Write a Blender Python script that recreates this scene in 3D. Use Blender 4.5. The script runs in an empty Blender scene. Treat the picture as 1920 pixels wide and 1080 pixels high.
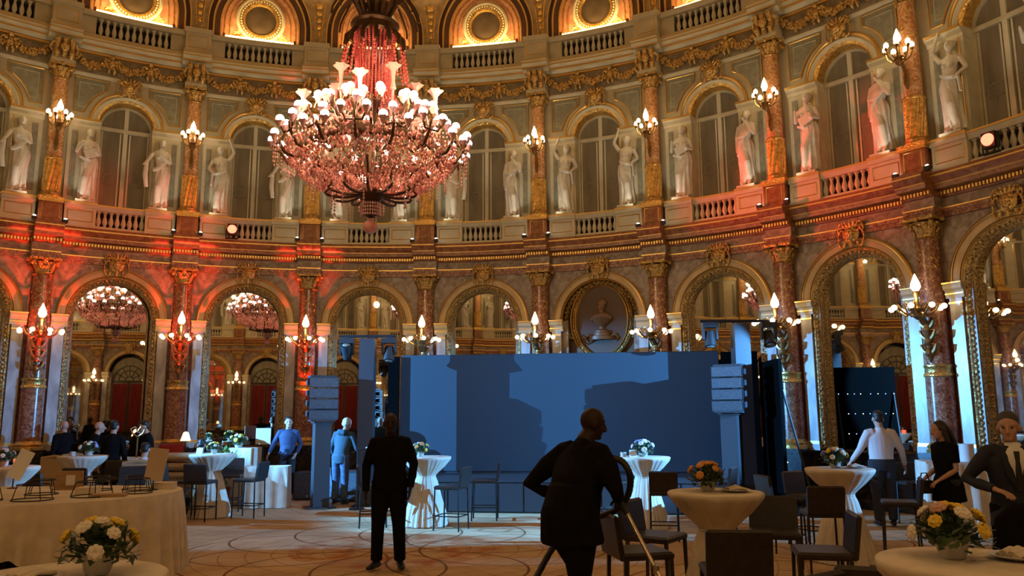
import bpy, math, random
from mathutils import Vector, Matrix, noise
PI = math.pi
sc = bpy.context.scene
COL = sc.collection
rnd = random.Random(7)

# ------------------------------------------------------------------ camera, world, exposure
CAMZ, F, PITCH, ROLL = 1.75, 1495.45, 0.15913, -0.004956
cam_data = bpy.data.cameras.new('camera')
cam_data.sensor_width = 36.0
cam_data.lens = 36.0 * F / 1920.0
cam_data.clip_start = 0.05
cam_data.clip_end = 200
cam = bpy.data.objects.new('camera', cam_data)
COL.objects.link(cam)
cam.matrix_world = Matrix.Translation((0, 0, CAMZ)) @ Matrix.Rotation(PI / 2 + PITCH, 4, 'X') @ Matrix.Rotation(ROLL, 4, 'Z')
sc.camera = cam
w = bpy.data.worlds.new('world'); sc.world = w; w.use_nodes = True
w.node_tree.nodes['Background'].inputs[0].default_value = (0.02, 0.016, 0.012, 1)
w.node_tree.nodes['Background'].inputs[1].default_value = 1.0
sc.view_settings.view_transform = 'Standard'
sc.view_settings.look = 'None'
sc.view_settings.gamma = 1.0
sc.view_settings.use_curve_mapping = False
sc.view_settings.exposure = 0.0
try:
    sc.cycles.use_denoising = True
    sc.cycles.max_bounces = 7
    sc.cycles.diffuse_bounces = 3
    sc.cycles.glossy_bounces = 4
    sc.cycles.transparent_max_bounces = 6
    sc.cycles.sample_clamp_indirect = 4.0
    sc.cycles.caustics_reflective = False
    sc.cycles.caustics_refractive = False
except Exception:
    pass

# ------------------------------------------------------------------ the rotunda's plan
CX, CY, R = -2.9172, 7.2449, 12.5
TH0, DTH, NB = 0.178529, 2 * PI / 27, 27
HB = R * DTH / 2                                   # half a bay, 1.454 m
def th_col(k): return TH0 + (k - 4.5) * DTH        # column k stands between bays k-1 and k
def th_bay(k): return TH0 + (k - 4.0) * DTH
def on_wall(th, d=0.0, z=0.0):
    return Vector((CX + (R - d) * math.sin(th), CY + (R - d) * math.cos(th), z))

# ------------------------------------------------------------------ lights
WARM = (1.0, 0.72, 0.34)
def lamp(name, kind, loc, power, color, radius=0.05, target=None, angle=None, blend=0.4, size=None):
    l = bpy.data.lights.new(name, kind)
    l.energy = power; l.color = color
    if kind in ('POINT', 'SPOT'): l.shadow_soft_size = radius
    if kind == 'SPOT': l.spot_size = angle; l.spot_blend = blend
    if kind == 'AREA':
        l.shape = 'RECTANGLE'; l.size, l.size_y = size
    o = bpy.data.objects.new(name, l); COL.objects.link(o); o.location = loc
    if target is not None:
        o.rotation_euler = (Vector(target) - Vector(loc)).to_track_quat('-Z', 'Y').to_euler()
    return o
BLUE = (0.11, 0.43, 1.0)
K = 1.0
# blue beams of the two stage projectors and a third added for one table's blue edge (their housings are built with the stage gear)
PROJ = [((-11.6, 13.6, 3.6), 77.0, 42.0, -11.0, 22.5, 0.0), ((7.95, 11.4, 3.3), -65.0, 54.0, -11.0, 28.0, 0.8), ((8.0, 9.2, 1.75), -78.7, 15.0, -9.5, 40.0, 1.0)]   # place, azimuth, spread, tilt, cut below, cut above
for (px_, az, sp, tl, lo, hi), pw in zip(PROJ, (27000, 11000, 1500)):
    a_, t_ = math.radians(az), math.radians(tl)
    lamp('projector_light', 'SPOT', px_, pw, BLUE, 0.012, (px_[0] + math.sin(a_), px_[1] + math.cos(a_), px_[2] + math.tan(t_)), math.radians(sp), 0.1)
for i in range(10):
    a_ = 2 * PI * (i + .5) / 10
    lamp('chandelier_glow', 'POINT', (-2.0 + 1.22 * math.cos(a_), 11.0 + 1.22 * math.sin(a_), 6.0), 44, (1.0, 0.70, 0.37), 0.05)
for x_, y_ in ((3.4, 1.5), (-4.6, 0.6), (-1.0, -1.5)):
    lamp('fill_lamp', 'POINT', (x_, y_, 7.2), 140, (1.0, 0.62, 0.27), 0.12)  # unseen warm fill, added to brighten the floor and near tables
for zz, p in ((7.1, 18), (6.65, 18), (6.2, 16), (5.5, 18), (5.05, 8)):
    lamp('chandelier_red_lamp', 'POINT', (-2.0, 11.0, zz), p, (1.0, 0.10, 0.07), 0.05)
lamp('red_flood', 'SPOT', on_wall(th_bay(2) - 0.05, 0.75, 6.35), 8000, (1, 0.06, 0.03), 0.08, on_wall(th_col(7.3), 0, 6.5), math.radians(17), 0.9)
lamp('red_flood', 'SPOT', on_wall(th_bay(8) - 0.01, 0.95, 6.35), 4500, (1, 0.05, 0.02), 0.08, on_wall(th_col(1.6), 0.3, 5.6), math.radians(17), 0.8)
# ------------------------------------------------------------------ mesh builder
class MB:
    def __init__(self):
        self.v = []; self.f = []; self.m = []
    def add(self, vs, fs, m=0):
        o = len(self.v)
        self.v += [tuple(p) for p in vs]
        self.f += [tuple(i + o for i in q) for q in fs]
        self.m += [m] * len(fs)
    def box(self, x0, x1, y0, y1, z0, z1, m=0, n=1):
        vs = []; fs = []
        for i in range(n + 1):
            x = x0 + (x1 - x0) * i / n
            vs += [(x, y0, z0), (x, y1, z0), (x, y1, z1), (x, y0, z1)]
        for i in range(n):
            a = 4 * i; b = a + 4
            for k in range(4):
                l = (k + 1) % 4
                fs.append((a + k, a + l, b + l, b + k))
        fs += [(3, 2, 1, 0), (4 * n, 4 * n + 1, 4 * n + 2, 4 * n + 3)]
        self.add(vs, fs, m)
    def obox(self, mat, sx, sy, sz, m=0):          # box of full size s, transformed by a matrix
        b = MB(); b.box(-sx / 2, sx / 2, -sy / 2, sy / 2, -sz / 2, sz / 2)
        self.add([mat @ Vector(p) for p in b.v], b.f, m)
    def sweep(self, prof, x0, x1, n=1, m=0, close=True):   # profile of (y,z) swept along x
        k = len(prof); vs = []; fs = []
        for i in range(n + 1):
            x = x0 + (x1 - x0) * i / n
            vs += [(x, p[0], p[1]) for p in prof]
        for i in range(n):
            for j in range(k if close else k - 1):
                l = (j + 1) % k
                fs.append((i * k + j, i * k + l, (i + 1) * k + l, (i + 1) * k + j))
        if close:
            fs += [tuple(range(k - 1, -1, -1)), tuple(n * k + j for j in range(k))]
        self.add(vs, fs, m)
    def path(self, pts, m=0, close=False):         # list of rings (lists of points), joined
        k = len(pts[0]); vs = [p for r in pts for p in r]; fs = []
        for i in range(len(pts) - 1):
            for j in range(k if close else k - 1):
                l = (j + 1) % k
                fs.append((i * k + j, i * k + l, (i + 1) * k + l, (i + 1) * k + j))
        self.add(vs, fs, m)
    def tube(self, pts, r, n=8, m=0, cap=True, side=None):
        pts = [Vector(p) for p in pts]; k = len(pts)
        if not isinstance(r, (list, tuple)): r = [r] * k
        rings = []; sd = Vector(side) if side is not None else None
        prev = None
        for i in range(k):
            t = (pts[min(i + 1, k - 1)] - pts[max(i - 1, 0)])
            if t.length < 1e-9: t = Vector((0, 0, 1))
            t.normalize()
            if sd is not None: u = sd - t * sd.dot(t)
            elif prev is None:
                a = Vector((1, 0, 0)) if abs(t.x) < 0.8 else Vector((0, 1, 0))
                u = a - t * a.dot(t)
            else: u = prev - t * prev.dot(t)
            if u.length < 1e-6: u = t.orthogonal()
            u.normalize(); prev = u; v = t.cross(u)
            ra, rb = r[i] if isinstance(r[i], (tuple, list)) else (r[i], r[i])
            rings.append([pts[i] + u * (ra * math.cos(2 * PI * j / n)) + v * (rb * math.sin(2 * PI * j / n)) for j in range(n)])
        vs = [p for q in rings for p in q]; fs = []
        for i in range(k - 1):
            for j in range(n):
                l = (j + 1) % n
                fs.append((i * n + j, i * n + l, (i + 1) * n + l, (i + 1) * n + j))
        if cap:
            fs += [tuple(range(n - 1, -1, -1)), tuple((k - 1) * n + j for j in range(n))]
        self.add(vs, fs, m)
    def lathe(self, prof, n=16, c=(0, 0, 0), m=0, cap=True, a0=0.0, fold=None):
        vs = []; fs = []; k = len(prof)
        for r, z in prof:
            for j in range(n):
                a = a0 + 2 * PI * j / n
                q = r if fold is None else fold(r, z, a)
                vs.append((c[0] + q * math.cos(a), c[1] + q * math.sin(a), c[2] + z))
        for i in range(k - 1):
            for j in range(n):
                l = (j + 1) % n
                fs.append((i * n + j, i * n + l, (i + 1) * n + l, (i + 1) * n + j))
        if cap:
            fs += [tuple(range(n - 1, -1, -1)), tuple((k - 1) * n + j for j in range(n))]
        self.add(vs, fs, m)
    def ball(self, c, r, n=8, k=5, m=0):
        if not isinstance(r, (tuple, list)): r = (r, r, r)
        vs = [(c[0], c[1], c[2] - r[2])]; fs = []
        for i in range(1, k):
            a = -PI / 2 + PI * i / k
            for j in range(n):
                b = 2 * PI * j / n
                vs.append((c[0] + r[0] * math.cos(a) * math.cos(b), c[1] + r[1] * math.cos(a) * math.sin(b), c[2] + r[2] * math.sin(a)))
        vs.append((c[0], c[1], c[2] + r[2])); t = len(vs) - 1
        for j in range(n):
            l = (j + 1) % n
            fs.append((0, 1 + l, 1 + j)); fs.append((t, t - n + j, t - n + l))
            for i in range(k - 2):
                fs.append((1 + i * n + j, 1 + i * n + l, 1 + (i + 1) * n + l, 1 + (i + 1) * n + j))
        self.add(vs, fs, m)
    def octa(self, c, r, h, m=0):
        x, y, z = c
        self.add([(x + r, y, z), (x, y + r, z), (x - r, y, z), (x, y - r, z), (x, y, z + h), (x, y, z - h)],
                 [(0, 1, 4), (1, 2, 4), (2, 3, 4), (3, 0, 4), (1, 0, 5), (2, 1, 5), (3, 2, 5), (0, 3, 5)], m)
    def disc(self, c, r, n=24, m=0, up=True):
        vs = [(c[0] + r * math.cos(2 * PI * j / n), c[1] + r * math.sin(2 * PI * j / n), c[2]) for j in range(n)]
        self.add(vs, [tuple(range(n))], m)
    def merge(self, o, fn=None):
        k = len(self.v)
        self.v += [tuple(fn(p)) if fn else p for p in o.v]
        self.f += [tuple(i + k for i in q) for q in o.f]
        self.m += o.m
        return self
    def xf(self, fn):
        self.v = [tuple(fn(p)) for p in self.v]; return self
    def mx(self, mat):
        self.v = [tuple(mat @ Vector(p)) for p in self.v]; return self
    def mesh(self, name, mats, sharp=0.7):
        me = bpy.data.meshes.new(name)
        me.from_pydata(self.v, [], self.f)
        if not isinstance(mats, (list, tuple)): mats = [mats]
        for q in mats: me.materials.append(q)
        me.polygons.foreach_set('material_index', self.m)
        import bmesh
        b = bmesh.new(); b.from_mesh(me); bmesh.ops.recalc_face_normals(b, faces=b.faces); b.to_mesh(me); b.free()
        me.polygons.foreach_set('use_smooth', [sharp > 0] * len(me.polygons))
        if sharp > 0: me.set_sharp_from_angle(angle=sharp)
        me.update()
        return me
    def build(self, name, mats, parent=None, sharp=0.7, **kw):
        o = bpy.data.objects.new(name, self.mesh(name, mats, sharp)); COL.objects.link(o)
        if parent is not None: o.parent = parent
        return tag(o, **kw)
def tag(o, label=None, cat=None, group=None, kind=None):
    if label: o['label'] = label
    if cat: o['category'] = cat
    if group: o['group'] = group
    if kind: o['kind'] = kind
    return o
def empty(name, loc=(0, 0, 0), rz=0.0, label=None, cat=None, group=None, kind=None):
    o = bpy.data.objects.new(name, None); COL.objects.link(o)
    o.empty_display_size = 0.1
    o.location = loc; o.rotation_euler = (0, 0, rz)
    return tag(o, label, cat, group, kind)
def copy_tree(o, parent=None):
    c = o.copy(); COL.objects.link(c); c.parent = parent
    for ch in list(o.children): copy_tree(ch, c)
    return c
def put(o, loc, rz=0.0, label=None, group=None):
    o.location = loc; o.rotation_euler = (0, 0, rz)
    if label: o['label'] = label
    if group: o['group'] = group
    return o
def warp(p):                                        # (along the wall, towards the room, up) -> round the rotunda
    a = p[0] / R; q = R - p[1]
    return (q * math.sin(a), q * math.cos(a), p[2])
def tocol(p, d=0.0): return (p[0], d + p[1], p[2])
def bend(me_or_mb): return me_or_mb.xf(warp)
def remesh(mb, name, mat, parent, voxel, smooth=6, **kw):   # merge overlapping shapes into one continuous skin
    me = bpy.data.meshes.new(name); me.from_pydata(mb.v, [], mb.f)
    import bmesh
    b = bmesh.new(); b.from_mesh(me); bmesh.ops.recalc_face_normals(b, faces=b.faces); b.to_mesh(me); b.free()
    t = bpy.data.objects.new(name, me); COL.objects.link(t)
    r = t.modifiers.new('r', 'REMESH'); r.mode = 'VOXEL'; r.voxel_size = voxel; r.use_smooth_shade = True
    s = t.modifiers.new('s', 'SMOOTH'); s.factor = 0.5; s.iterations = smooth
    dg = bpy.context.evaluated_depsgraph_get()
    out = bpy.data.meshes.new_from_object(t.evaluated_get(dg))
    out.name = name
    bpy.data.objects.remove(t); bpy.data.meshes.remove(me)
    out.materials.clear(); out.materials.append(mat)
    out.polygons.foreach_set('use_smooth', [True] * len(out.polygons))
    o = bpy.data.objects.new(name, out); COL.objects.link(o)
    if parent is not None: o.parent = parent
    return tag(o, **kw)

# ------------------------------------------------------------------ materials
def mat(name, col, rough=0.5, metal=0.0, spec=0.5, emit=None, es=0.0):
    m = bpy.data.materials.new(name); m.use_nodes = True
    b = m.node_tree.nodes['Principled BSDF']
    b.inputs['Base Color'].default_value = (*col, 1)
    b.inputs['Roughness'].default_value = rough
    b.inputs['Metallic'].default_value = metal
    b.inputs['Specular IOR Level'].default_value = spec
    if emit:
        b.inputs['Emission Color'].default_value = (*emit, 1)
        b.inputs['Emission Strength'].default_value = es
    return m
def nd(m, t, **kw):
    n = m.node_tree.nodes.new(t)
    for k, v in kw.items():
        if k.startswith('i_'): n.inputs[int(k[2:])].default_value = v
        else: setattr(n, k, v)
    return n
def lk(m, a, b): m.node_tree.links.new(a, b)
def ramp(m, fac, stops):
    r = nd(m, 'ShaderNodeValToRGB'); e = r.color_ramp.elements
    while len(e) < len(stops): e.new(0.5)
    for i, (p, c) in enumerate(stops):
        e[i].position = p; e[i].color = (*c, 1)
    lk(m, fac, r.inputs[0]); return r.outputs[0]
def vary(m, stops, scale=5, detail=4, kind='noise', dist=0.0, stretch=(1, 1, 1), bump=0.0, bscale=None, bdist=0.02):
    b = m.node_tree.nodes['Principled BSDF']
    tc = nd(m, 'ShaderNodeTexCoord'); mp = nd(m, 'ShaderNodeMapping')
    mp.inputs['Scale'].default_value = stretch
    lk(m, tc.outputs['Object'], mp.inputs[0])
    if kind == 'noise':
        n = nd(m, 'ShaderNodeTexNoise'); n.inputs['Scale'].default_value = scale
        n.inputs['Detail'].default_value = detail; n.inputs['Distortion'].default_value = dist
        o = n.outputs['Fac']
    else:
        n = nd(m, 'ShaderNodeTexVoronoi'); n.inputs['Scale'].default_value = scale
        o = n.outputs['Distance']
    lk(m, mp.outputs[0], n.inputs['Vector'])
    lk(m, ramp(m, o, stops), b.inputs['Base Color'])
    if bump:
        bp = nd(m, 'ShaderNodeBump'); bp.inputs['Strength'].default_value = bump; bp.inputs['Distance'].default_value = bdist
        if bscale:
            n2 = nd(m, 'ShaderNodeTexVoronoi'); n2.inputs['Scale'].default_value = bscale
            lk(m, mp.outputs[0], n2.inputs['Vector']); lk(m, n2.outputs['Distance'], bp.inputs['Height'])
        else: lk(m, o, bp.inputs['Height'])
        lk(m, bp.outputs[0], b.inputs['Normal'])
    return m
M = {}
M['cream'] = vary(mat('cream_stone', (.6, .5, .34), .55), [(.3, (.47, .41, .27)), (.7, (.61, .545, .385))], 3)
M['archtan'] = vary(mat('tan_gilt_stone', (.56, .40, .2), .45), [(.3, (.48, .33, .16)), (.7, (.64, .46, .25))], 4)
M['suit_navy'] = mat('dark_navy_suit', (.010, .014, .028), .8)
M['ivory'] = vary(mat('ivory_paint', (.7, .62, .46), .5), [(.3, (.58, .53, .385)), (.7, (.70, .65, .49))], 4)
M['gold'] = vary(mat('gilding', (.75, .47, .13), .34, .85), [(.2, (.32, .17, .035)), (.6, (.85, .55, .17))], 14, 3, bump=.5, bscale=34, bdist=.012)
M['goldline'] = mat('gilt_moulding', (.85, .56, .18), .3, .85)
M['carve'] = vary(mat('gilded_carving', (.6, .38, .12), .4, .75), [(.05, (.10, .055, .018)), (.45, (.68, .45, .16))], 22, kind='voronoi', bump=.9, bscale=22, bdist=.02)
M['carve_dark'] = vary(mat('old_gilt_carving', (.4, .26, .1), .45, .7), [(.05, (.055, .035, .018)), (.5, (.46, .32, .13))], 22, kind='voronoi', bump=.9, bscale=22, bdist=.02)
M['marble'] = vary(mat('red_marble', (.3, .13, .08), .22), [(.3, (.11, .035, .022)), (.48, (.30, .115, .065)), (.56, (.36, .16, .09)), (.61, (.50, .32, .21)), (.68, (.26, .095, .05))], 11, 8, dist=1.6)
M['marble_lt'] = vary(mat('orange_marble', (.5, .25, .13), .25), [(.3, (.42, .17, .06)), (.5, (.70, .33, .14)), (.62, (.85, .58, .34)), (.7, (.58, .26, .10))], 9, 8, dist=1.6)
M['wallm'] = vary(mat('grey_brown_marble', (.25, .19, .14), .35), [(.3, (.14, .095, .065)), (.5, (.27, .19, .13)), (.65, (.40, .31, .24))], 5, 8, dist=1.2)
M['greym'] = vary(mat('grey_marble', (.4, .38, .36), .28), [(.3, (.27, .25, .25)), (.55, (.45, .42, .40)), (.7, (.6, .57, .53))], 4, 7, dist=1.0, stretch=(1, 1, .35))
M['redm'] = vary(mat('dark_red_marble', (.16, .04, .035), .25), [(.35, (.10, .022, .02)), (.65, (.24, .075, .06))], 6, 6, dist=1)
M['dado'] = vary(mat('black_marble', (.02, .016, .014), .25), [(.4, (.012, .01, .009)), (.7, (.05, .04, .034))], 5, 6, dist=1)
M['panel'] = vary(mat('grey_green_panel', (.36, .38, .30), .5), [(.35, (.235, .235, .175)), (.65, (.35, .34, .255))], 7, 6, dist=.8)
M['brownm'] = vary(mat('brown_marble', (.3, .11, .04), .3), [(.35, (.20, .065, .022)), (.6, (.36, .15, .06))], 9, 6, dist=1)
M['dark'] = mat('shade_brown', (.035, .026, .018), .8)  # brown standing in for shade behind balusters; also on the outer shell
M['statue'] = vary(mat('white_marble', (.74, .70, .62), .45), [(.35, (.66, .61, .53)), (.65, (.80, .77, .70))], 5, 4)
M['window'] = vary(mat('voile_behind_glass', (.17, .145, .105), .16), [(.3, (.19, .17, .125)), (.7, (.31, .275, .205))], 1.4, 3, stretch=(3, 3, .6))
M['etch'] = mat('etched_glass', (.26, .225, .17), .3)
M['friezebg'] = vary(mat('frieze_ground', (.4, .32, .2), .6), [(.35, (.20, .15, .085)), (.65, (.34, .27, .165))], 9, 5)
M['rose'] = vary(mat('rose_plaster', (.55, .27, .13), .6), [(.35, (.46, .17, .09)), (.65, (.68, .34, .21))], 5, 4)
M['rib'] = mat('dark_brown_rib', (.06, .022, .012), .5)
M['tan'] = vary(mat('tan_plaster', (.5, .36, .19), .6), [(.35, (.40, .28, .14)), (.65, (.58, .43, .24))], 6, 5)
M['oculus'] = vary(mat('dark_oculus', (.06, .042, .026), .5), [(.3, (.045, .03, .018)), (.7, (.085, .06, .038))], 3)
M['mirror'] = mat('mirror_glass', (.72, .69, .62), .015, 1.0)
M['bronze'] = mat('dark_bronze', (.10, .052, .026), .38, .75)
M['brass'] = mat('aged_brass', (.32, .19, .07), .35, .85)
M['bulb'] = mat('lit_bulb', (1, .9, .75), .3, emit=(1, .74, .42), es=5)
M['bulbw'] = mat('lit_frosted_bulb', (1, .9, .85), .3, emit=(1, .70, .62), es=4)
M['crystal'] = mat('pink_crystal', (.80, .34, .32), .08, 0, 1.0)
M['crystal_glow'] = mat('red_glow_crystal', (.85, .16, .14), .1, 0, 1.0)  # part of the red lamps' glow is put into this colour
M['relief'] = mat('dark_relief_ground', (.085, .042, .02), .5)
M['reliefb'] = mat('brown_bust', (.20, .11, .052), .45)
M['crystal_clear'] = mat('clear_crystal', (.74, .42, .40), .06, 0, 1.0)
M['strip'] = mat('cove_tube', (1, .8, .4), .5, emit=(1, .66, .22), es=7)
M['led'] = mat('redled', (1, .2, .2), .5, emit=(1, .10, .05), es=6)
M['whiteled'] = mat('whiteled', (1, 1, .9), .5, emit=(1, .9, .75), es=12)
for k in ('bulb', 'bulbw', 'strip', 'led', 'whiteled'):
    try: M[k].cycles.emission_sampling = 'NONE'
    except Exception: pass
M['velvet'] = mat('black_velvet', (.0035, .0035, .0035), 1.0, spec=0)
M['black'] = mat('matt_black', (.012, .012, .013), .55)
M['blackgear'] = mat('black_paint', (.03, .032, .036), .45)
M['ledwall'] = mat('unlit_screen', (.036, .05, .062), .6, spec=.12)
M['leather'] = vary(mat('black_leather', (.018, .014, .012), .4), [(.3, (.012, .009, .008)), (.7, (.028, .02, .017))], 20, 3, bump=.12)
M['legmetal'] = mat('black_steel', (.02, .018, .017), .35, .4)
M['cloth'] = vary(mat('ivory_cloth', (.66, .56, .42), .75), [(.35, (.60, .51, .38)), (.65, (.72, .62, .47))], 6, 3)
M['paper'] = mat('white_card', (.75, .72, .68), .6)
M['suit'] = vary(mat('black_suit', (.005, .004, .004), .9, spec=.1), [(.3, (.004, .0034, .0034)), (.7, (.008, .007, .007))], 12)
M['skin_dark'] = mat('dark_brown_skin', (.028, .012, .007), .55, spec=.25)
M['skin'] = mat('light_skin', (.50, .28, .19), .5)
M['hair'] = mat('dark_hair', (.012, .008, .006), .5)
M['hair_grey'] = mat('grey_hair', (.055, .052, .05), .7)
M['shirt'] = mat('white_shirt', (.62, .54, .50), .75)
M['navy'] = mat('navy_jacket', (.020, .032, .075), .75)
M['teal'] = mat('blue_grey_jacket', (.035, .075, .10), .8)
M['jeans'] = vary(mat('blue_jeans', (.05, .09, .16), .85), [(.35, (.035, .065, .12)), (.65, (.08, .13, .21))], 16)
M['trouser'] = mat('dark_trousers', (.014, .013, .016), .85)
M['shoe'] = mat('dark_shoes', (.012, .009, .007), .4)
M['sneaker'] = mat('pale_shoes', (.5, .5, .52), .6)
M['capw'] = mat('pale_cap', (.66, .68, .72), .7)
M['leaf'] = vary(mat('dark_green_leaf', (.03, .065, .02), .5), [(.3, (.016, .042, .012)), (.7, (.07, .12, .035))], 14)
M['yellow'] = mat('yellow_petal', (.78, .52, .035), .6)
M['white_petal'] = mat('white_petal', (.78, .70, .58), .6)
M['pink_petal'] = mat('pink_petal', (.60, .34, .25), .6)
M['orange_petal'] = mat('orange_petal', (.68, .30, .06), .6)
M['lblue_petal'] = mat('lilac_petal', (.30, .34, .62), .6)
M['pot'] = mat('white_pot', (.6, .57, .52), .4)
M['wire'] = mat('black_wire', (.015, .013, .012), .4, .6)
M['chrome'] = mat('steel_tube', (.5, .42, .32), .25, .9)
M['wood'] = vary(mat('light_wood', (.38, .22, .10), .5), [(.3, (.28, .15, .06)), (.7, (.46, .28, .13))], 3, 4, stretch=(1, 1, 9))
M['seatcloth'] = mat('tan_upholstery', (.42, .28, .14), .8)
M['redcloth'] = mat('red_cloth', (.35, .02, .02), .7)
M['curtain'] = vary(mat('crimson_curtain', (.22, .012, .014), .8), [(.3, (.12, .006, .008)), (.7, (.32, .022, .02))], 5, 2, stretch=(6, 6, .3))
M['doorwood'] = mat('dark_door', (.03, .018, .010), .4)
M['mesh_grille'] = vary(mat('speaker_grille', (.06, .065, .07), .55), [(.35, (.045, .05, .055)), (.6, (.085, .09, .10))], 60, kind='voronoi')
# ------------------------------------------------------------------ the setting: wall bays of the rotunda
S = {'kind': 'structure'}
def arc_fill(b, r, zc, smax, z0, z1, d, m=0, n=20):   # wall face round an arch head, from z0 (<= zc) up to z1
    def outer(a):
        c, s = math.cos(a), math.sin(a)
        t = min(smax / abs(c) if abs(c) > 1e-6 else 1e9, (z1 - zc) / s if s > 1e-6 else 1e9)
        return (t * c, d, zc + t * s)
    ac = math.atan2(z1 - zc, smax)
    al = sorted(set([PI * i / n for i in range(n + 1)] + [ac, PI - ac]))
    rings = []
    for a in al:
        o = outer(a); i = (r * math.cos(a), d, zc + r * math.sin(a))
        rings.append([tuple(i[q] + (o[q] - i[q]) * t for q in range(3)) for t in (0, .33, .66, 1)])
    b.path(rings, m)
    if z0 < zc:
        for sg in (-1, 1): b.box(*sorted((sg * r, sg * smax)), d - .02, d, z0, zc, m, 3)
def arc_sweep(b, prof, zc, zb=None, m=0, n=28, a0=0, a1=PI):   # profile (radius, depth) round an arch, with straight legs to zb
    rings = []
    if zb is not None: rings.append([(p[0], p[1], zb) for p in prof])
    for i in range(n + 1):
        a = a0 + (a1 - a0) * i / n
        rings.append([(p[0] * math.cos(a), p[1], zc + p[0] * math.sin(a)) for p in prof])
    if zb is not None: rings.append([(-p[0], p[1], zb) for p in prof])
    b.path(rings, m, close=True)
def cartouche(b, x, d, z, sx, sz, m=0):
    b.ball((x, d, z), (sx * .5, .07, sz * .52), 12, 8, m)
    b.ball((x, d + .05, z), (sx * .3, .06, sz * .34), 12, 8, m)
    for sg in (-1, 1):
        for k in range(3):
            pts = [(x + sg * (sx * .38 + .5 * sx * t * math.sin(2.4 * t)), d, z + sz * (.42 - .42 * k) + sz * .3 * math.sin(4.2 * t) * (1 if k != 2 else -1)) for t in [i / 7 for i in range(8)]]
            b.tube(pts, [.035 * (1 - .6 * i / 7) for i in range(8)], 6, m)
        b.ball((x + sg * sx * .55, d, z + sz * .45), .045, 7, 5, m)
    b.tube([(x, d, z - sz * .5), (x, d + .02, z - sz * .75)], [.06, .015], 7, m)
    for k in range(5):
        a = PI * (k + .5) / 5
        b.tube([(x + .25 * sx * math.cos(a), d, z + sz * .45), (x + .5 * sx * math.cos(a), d + .04, z + sz * (.5 + .35 * math.sin(a)))], [.045, .015], 6, m)
def capital(b, x, d, z0, z1, r, m=0):
    h = z1 - z0
    b.lathe([(r, z0), (r * 1.18, z0 + .02), (r * 1.0, z0 + .05), (r * 1.02, z0 + h * .5), (r * 1.35, z1 - .07)], 16, (x, d, 0), m)
    for tier, (zz, k, out) in enumerate(((z0 + .05, 8, 1.32), (z0 + h * .33, 8, 1.55))):
        for i in range(k):
            a = 2 * PI * (i + .5 * tier) / k
            c, s = math.cos(a), math.sin(a)
            pts = [(x + r * q * c, d + r * q * s, zz + h * t) for q, t in ((1.0, 0), (1.1, .2), (1.28, .38), (out + .05, .4), (out + .08, .32))]
            b.tube(pts, [(.035, .012), (.06, .016), (.055, .016), (.04, .014), (.012, .012)], 6, m, side=(-s, c, 0))
    for i in range(4):
        a = PI / 4 + i * PI / 2; c, s = math.cos(a), math.sin(a)
        pts = []
        for j in range(10):
            t = j / 9; q = 1.2 + .75 * min(1, t * 1.8) - .32 * max(0, t - .55) * math.sin(9 * t)
            pts.append((x + r * q * c, d + r * q * s, z0 + h * (.5 + .55 * math.sin(min(t * 1.8, 1) * PI / 2) - .38 * max(0, t - .5))))
        b.tube(pts, [.035] * 7 + [.03, .028, .03], 6, m)
        b.ball((x + r * 1.75 * c, d + r * 1.75 * s, z1 - .11), .055, 7, 5, m)
    q = r * 1.62
    b.box(x - q, x + q, d - q, d + q, z1 - .05, z1, m)
    for i in range(4): b.ball((x + q * math.cos(i * PI / 2), d + q * math.sin(i * PI / 2), z1 - .03), .05, 7, 5, m)

# --- lower arcade
RA, RI, RM, ZC = 1.14, .93, .76, 4.0
def lower_wall_mesh(door=False):
    b = MB()
    arc_fill(b, RA - .03, ZC, HB, 3.7, 5.22, 0, 0)
    for sg in (-1, 1):
        b.box(*sorted((sg * .80, sg * 1.2)), -.3, -.02, 0, ZC, 0, 2)
        b.box(*sorted((sg * 1.19, sg * HB)), -.3, .0, 1.05, ZC, 1, 2)       # dark red strip beside the column
        b.box(*sorted((sg * .77, sg * HB)), -.3, .07, 0, 1.02, 2, 3)
    b.box(-.8, .8, -.3, .03, 0, 1.0, 2, 6)                                 # dado below the mirror
    b.sweep([(0, 1.0), (.10, 1.0), (.11, 1.05), (.05, 1.09), (0, 1.09)], -HB, HB, 12, 2)
    b.sweep([(0, .0), (.11, .0), (.11, .14), (.08, .18), (0, .18)], -HB, HB, 12, 2)
    arc_sweep(b, [(RM - .02, -.5), (RA, -.5), (RA, -.44), (RM - .02, -.44)], ZC, 1.0, 2)
    return bend(b).mesh('arcade_wall', [M['wallm'], M['redm'], M['dado']])
def archivolt_mesh():
    b = MB()
    arc_sweep(b, [(RA, .0), (RA, .08), (RA - .03, .10), (RA - .05, .09)], ZC, m=1)
    arc_sweep(b, [(RA - .05, 0), (RA - .05, .075), (RA - .10, .085), (RA - .17, .06), (RA - .18, 0)], ZC, m=0)
    arc_sweep(b, [(RI + .03, 0), (RI + .03, .05), (RI + .015, .065), (RI, .04), (RI, -.10)], ZC, m=1)
    return bend(b).mesh('archivolt', [M['archtan'], M['goldline']])
def reveal_mesh():                                    # carved band round the mirror
    b = MB()
    arc_sweep(b, [(RI + .02, -.1), (RI + .01, .03), (RI - .03, .035), (RI - .13, -.06), (RM + .02, -.09), (RM + .02, -.2)], ZC, 1.05, 0)
    n = 30
    for i in range(n + 1):
        a = PI * i / n; q = .865
        b.ball((q * math.cos(a), -.01, ZC + q * math.sin(a)), (.04, .035, .04), 6, 4, 0)
    for i in range(30):
        for sg in (-1, 1): b.ball((sg * .865, -.01, 1.12 + i * .095), (.042, .035, .04), 6, 4, 0)
    return bend(b).mesh('gilt_reveal', [M['carve_dark']])
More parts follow.
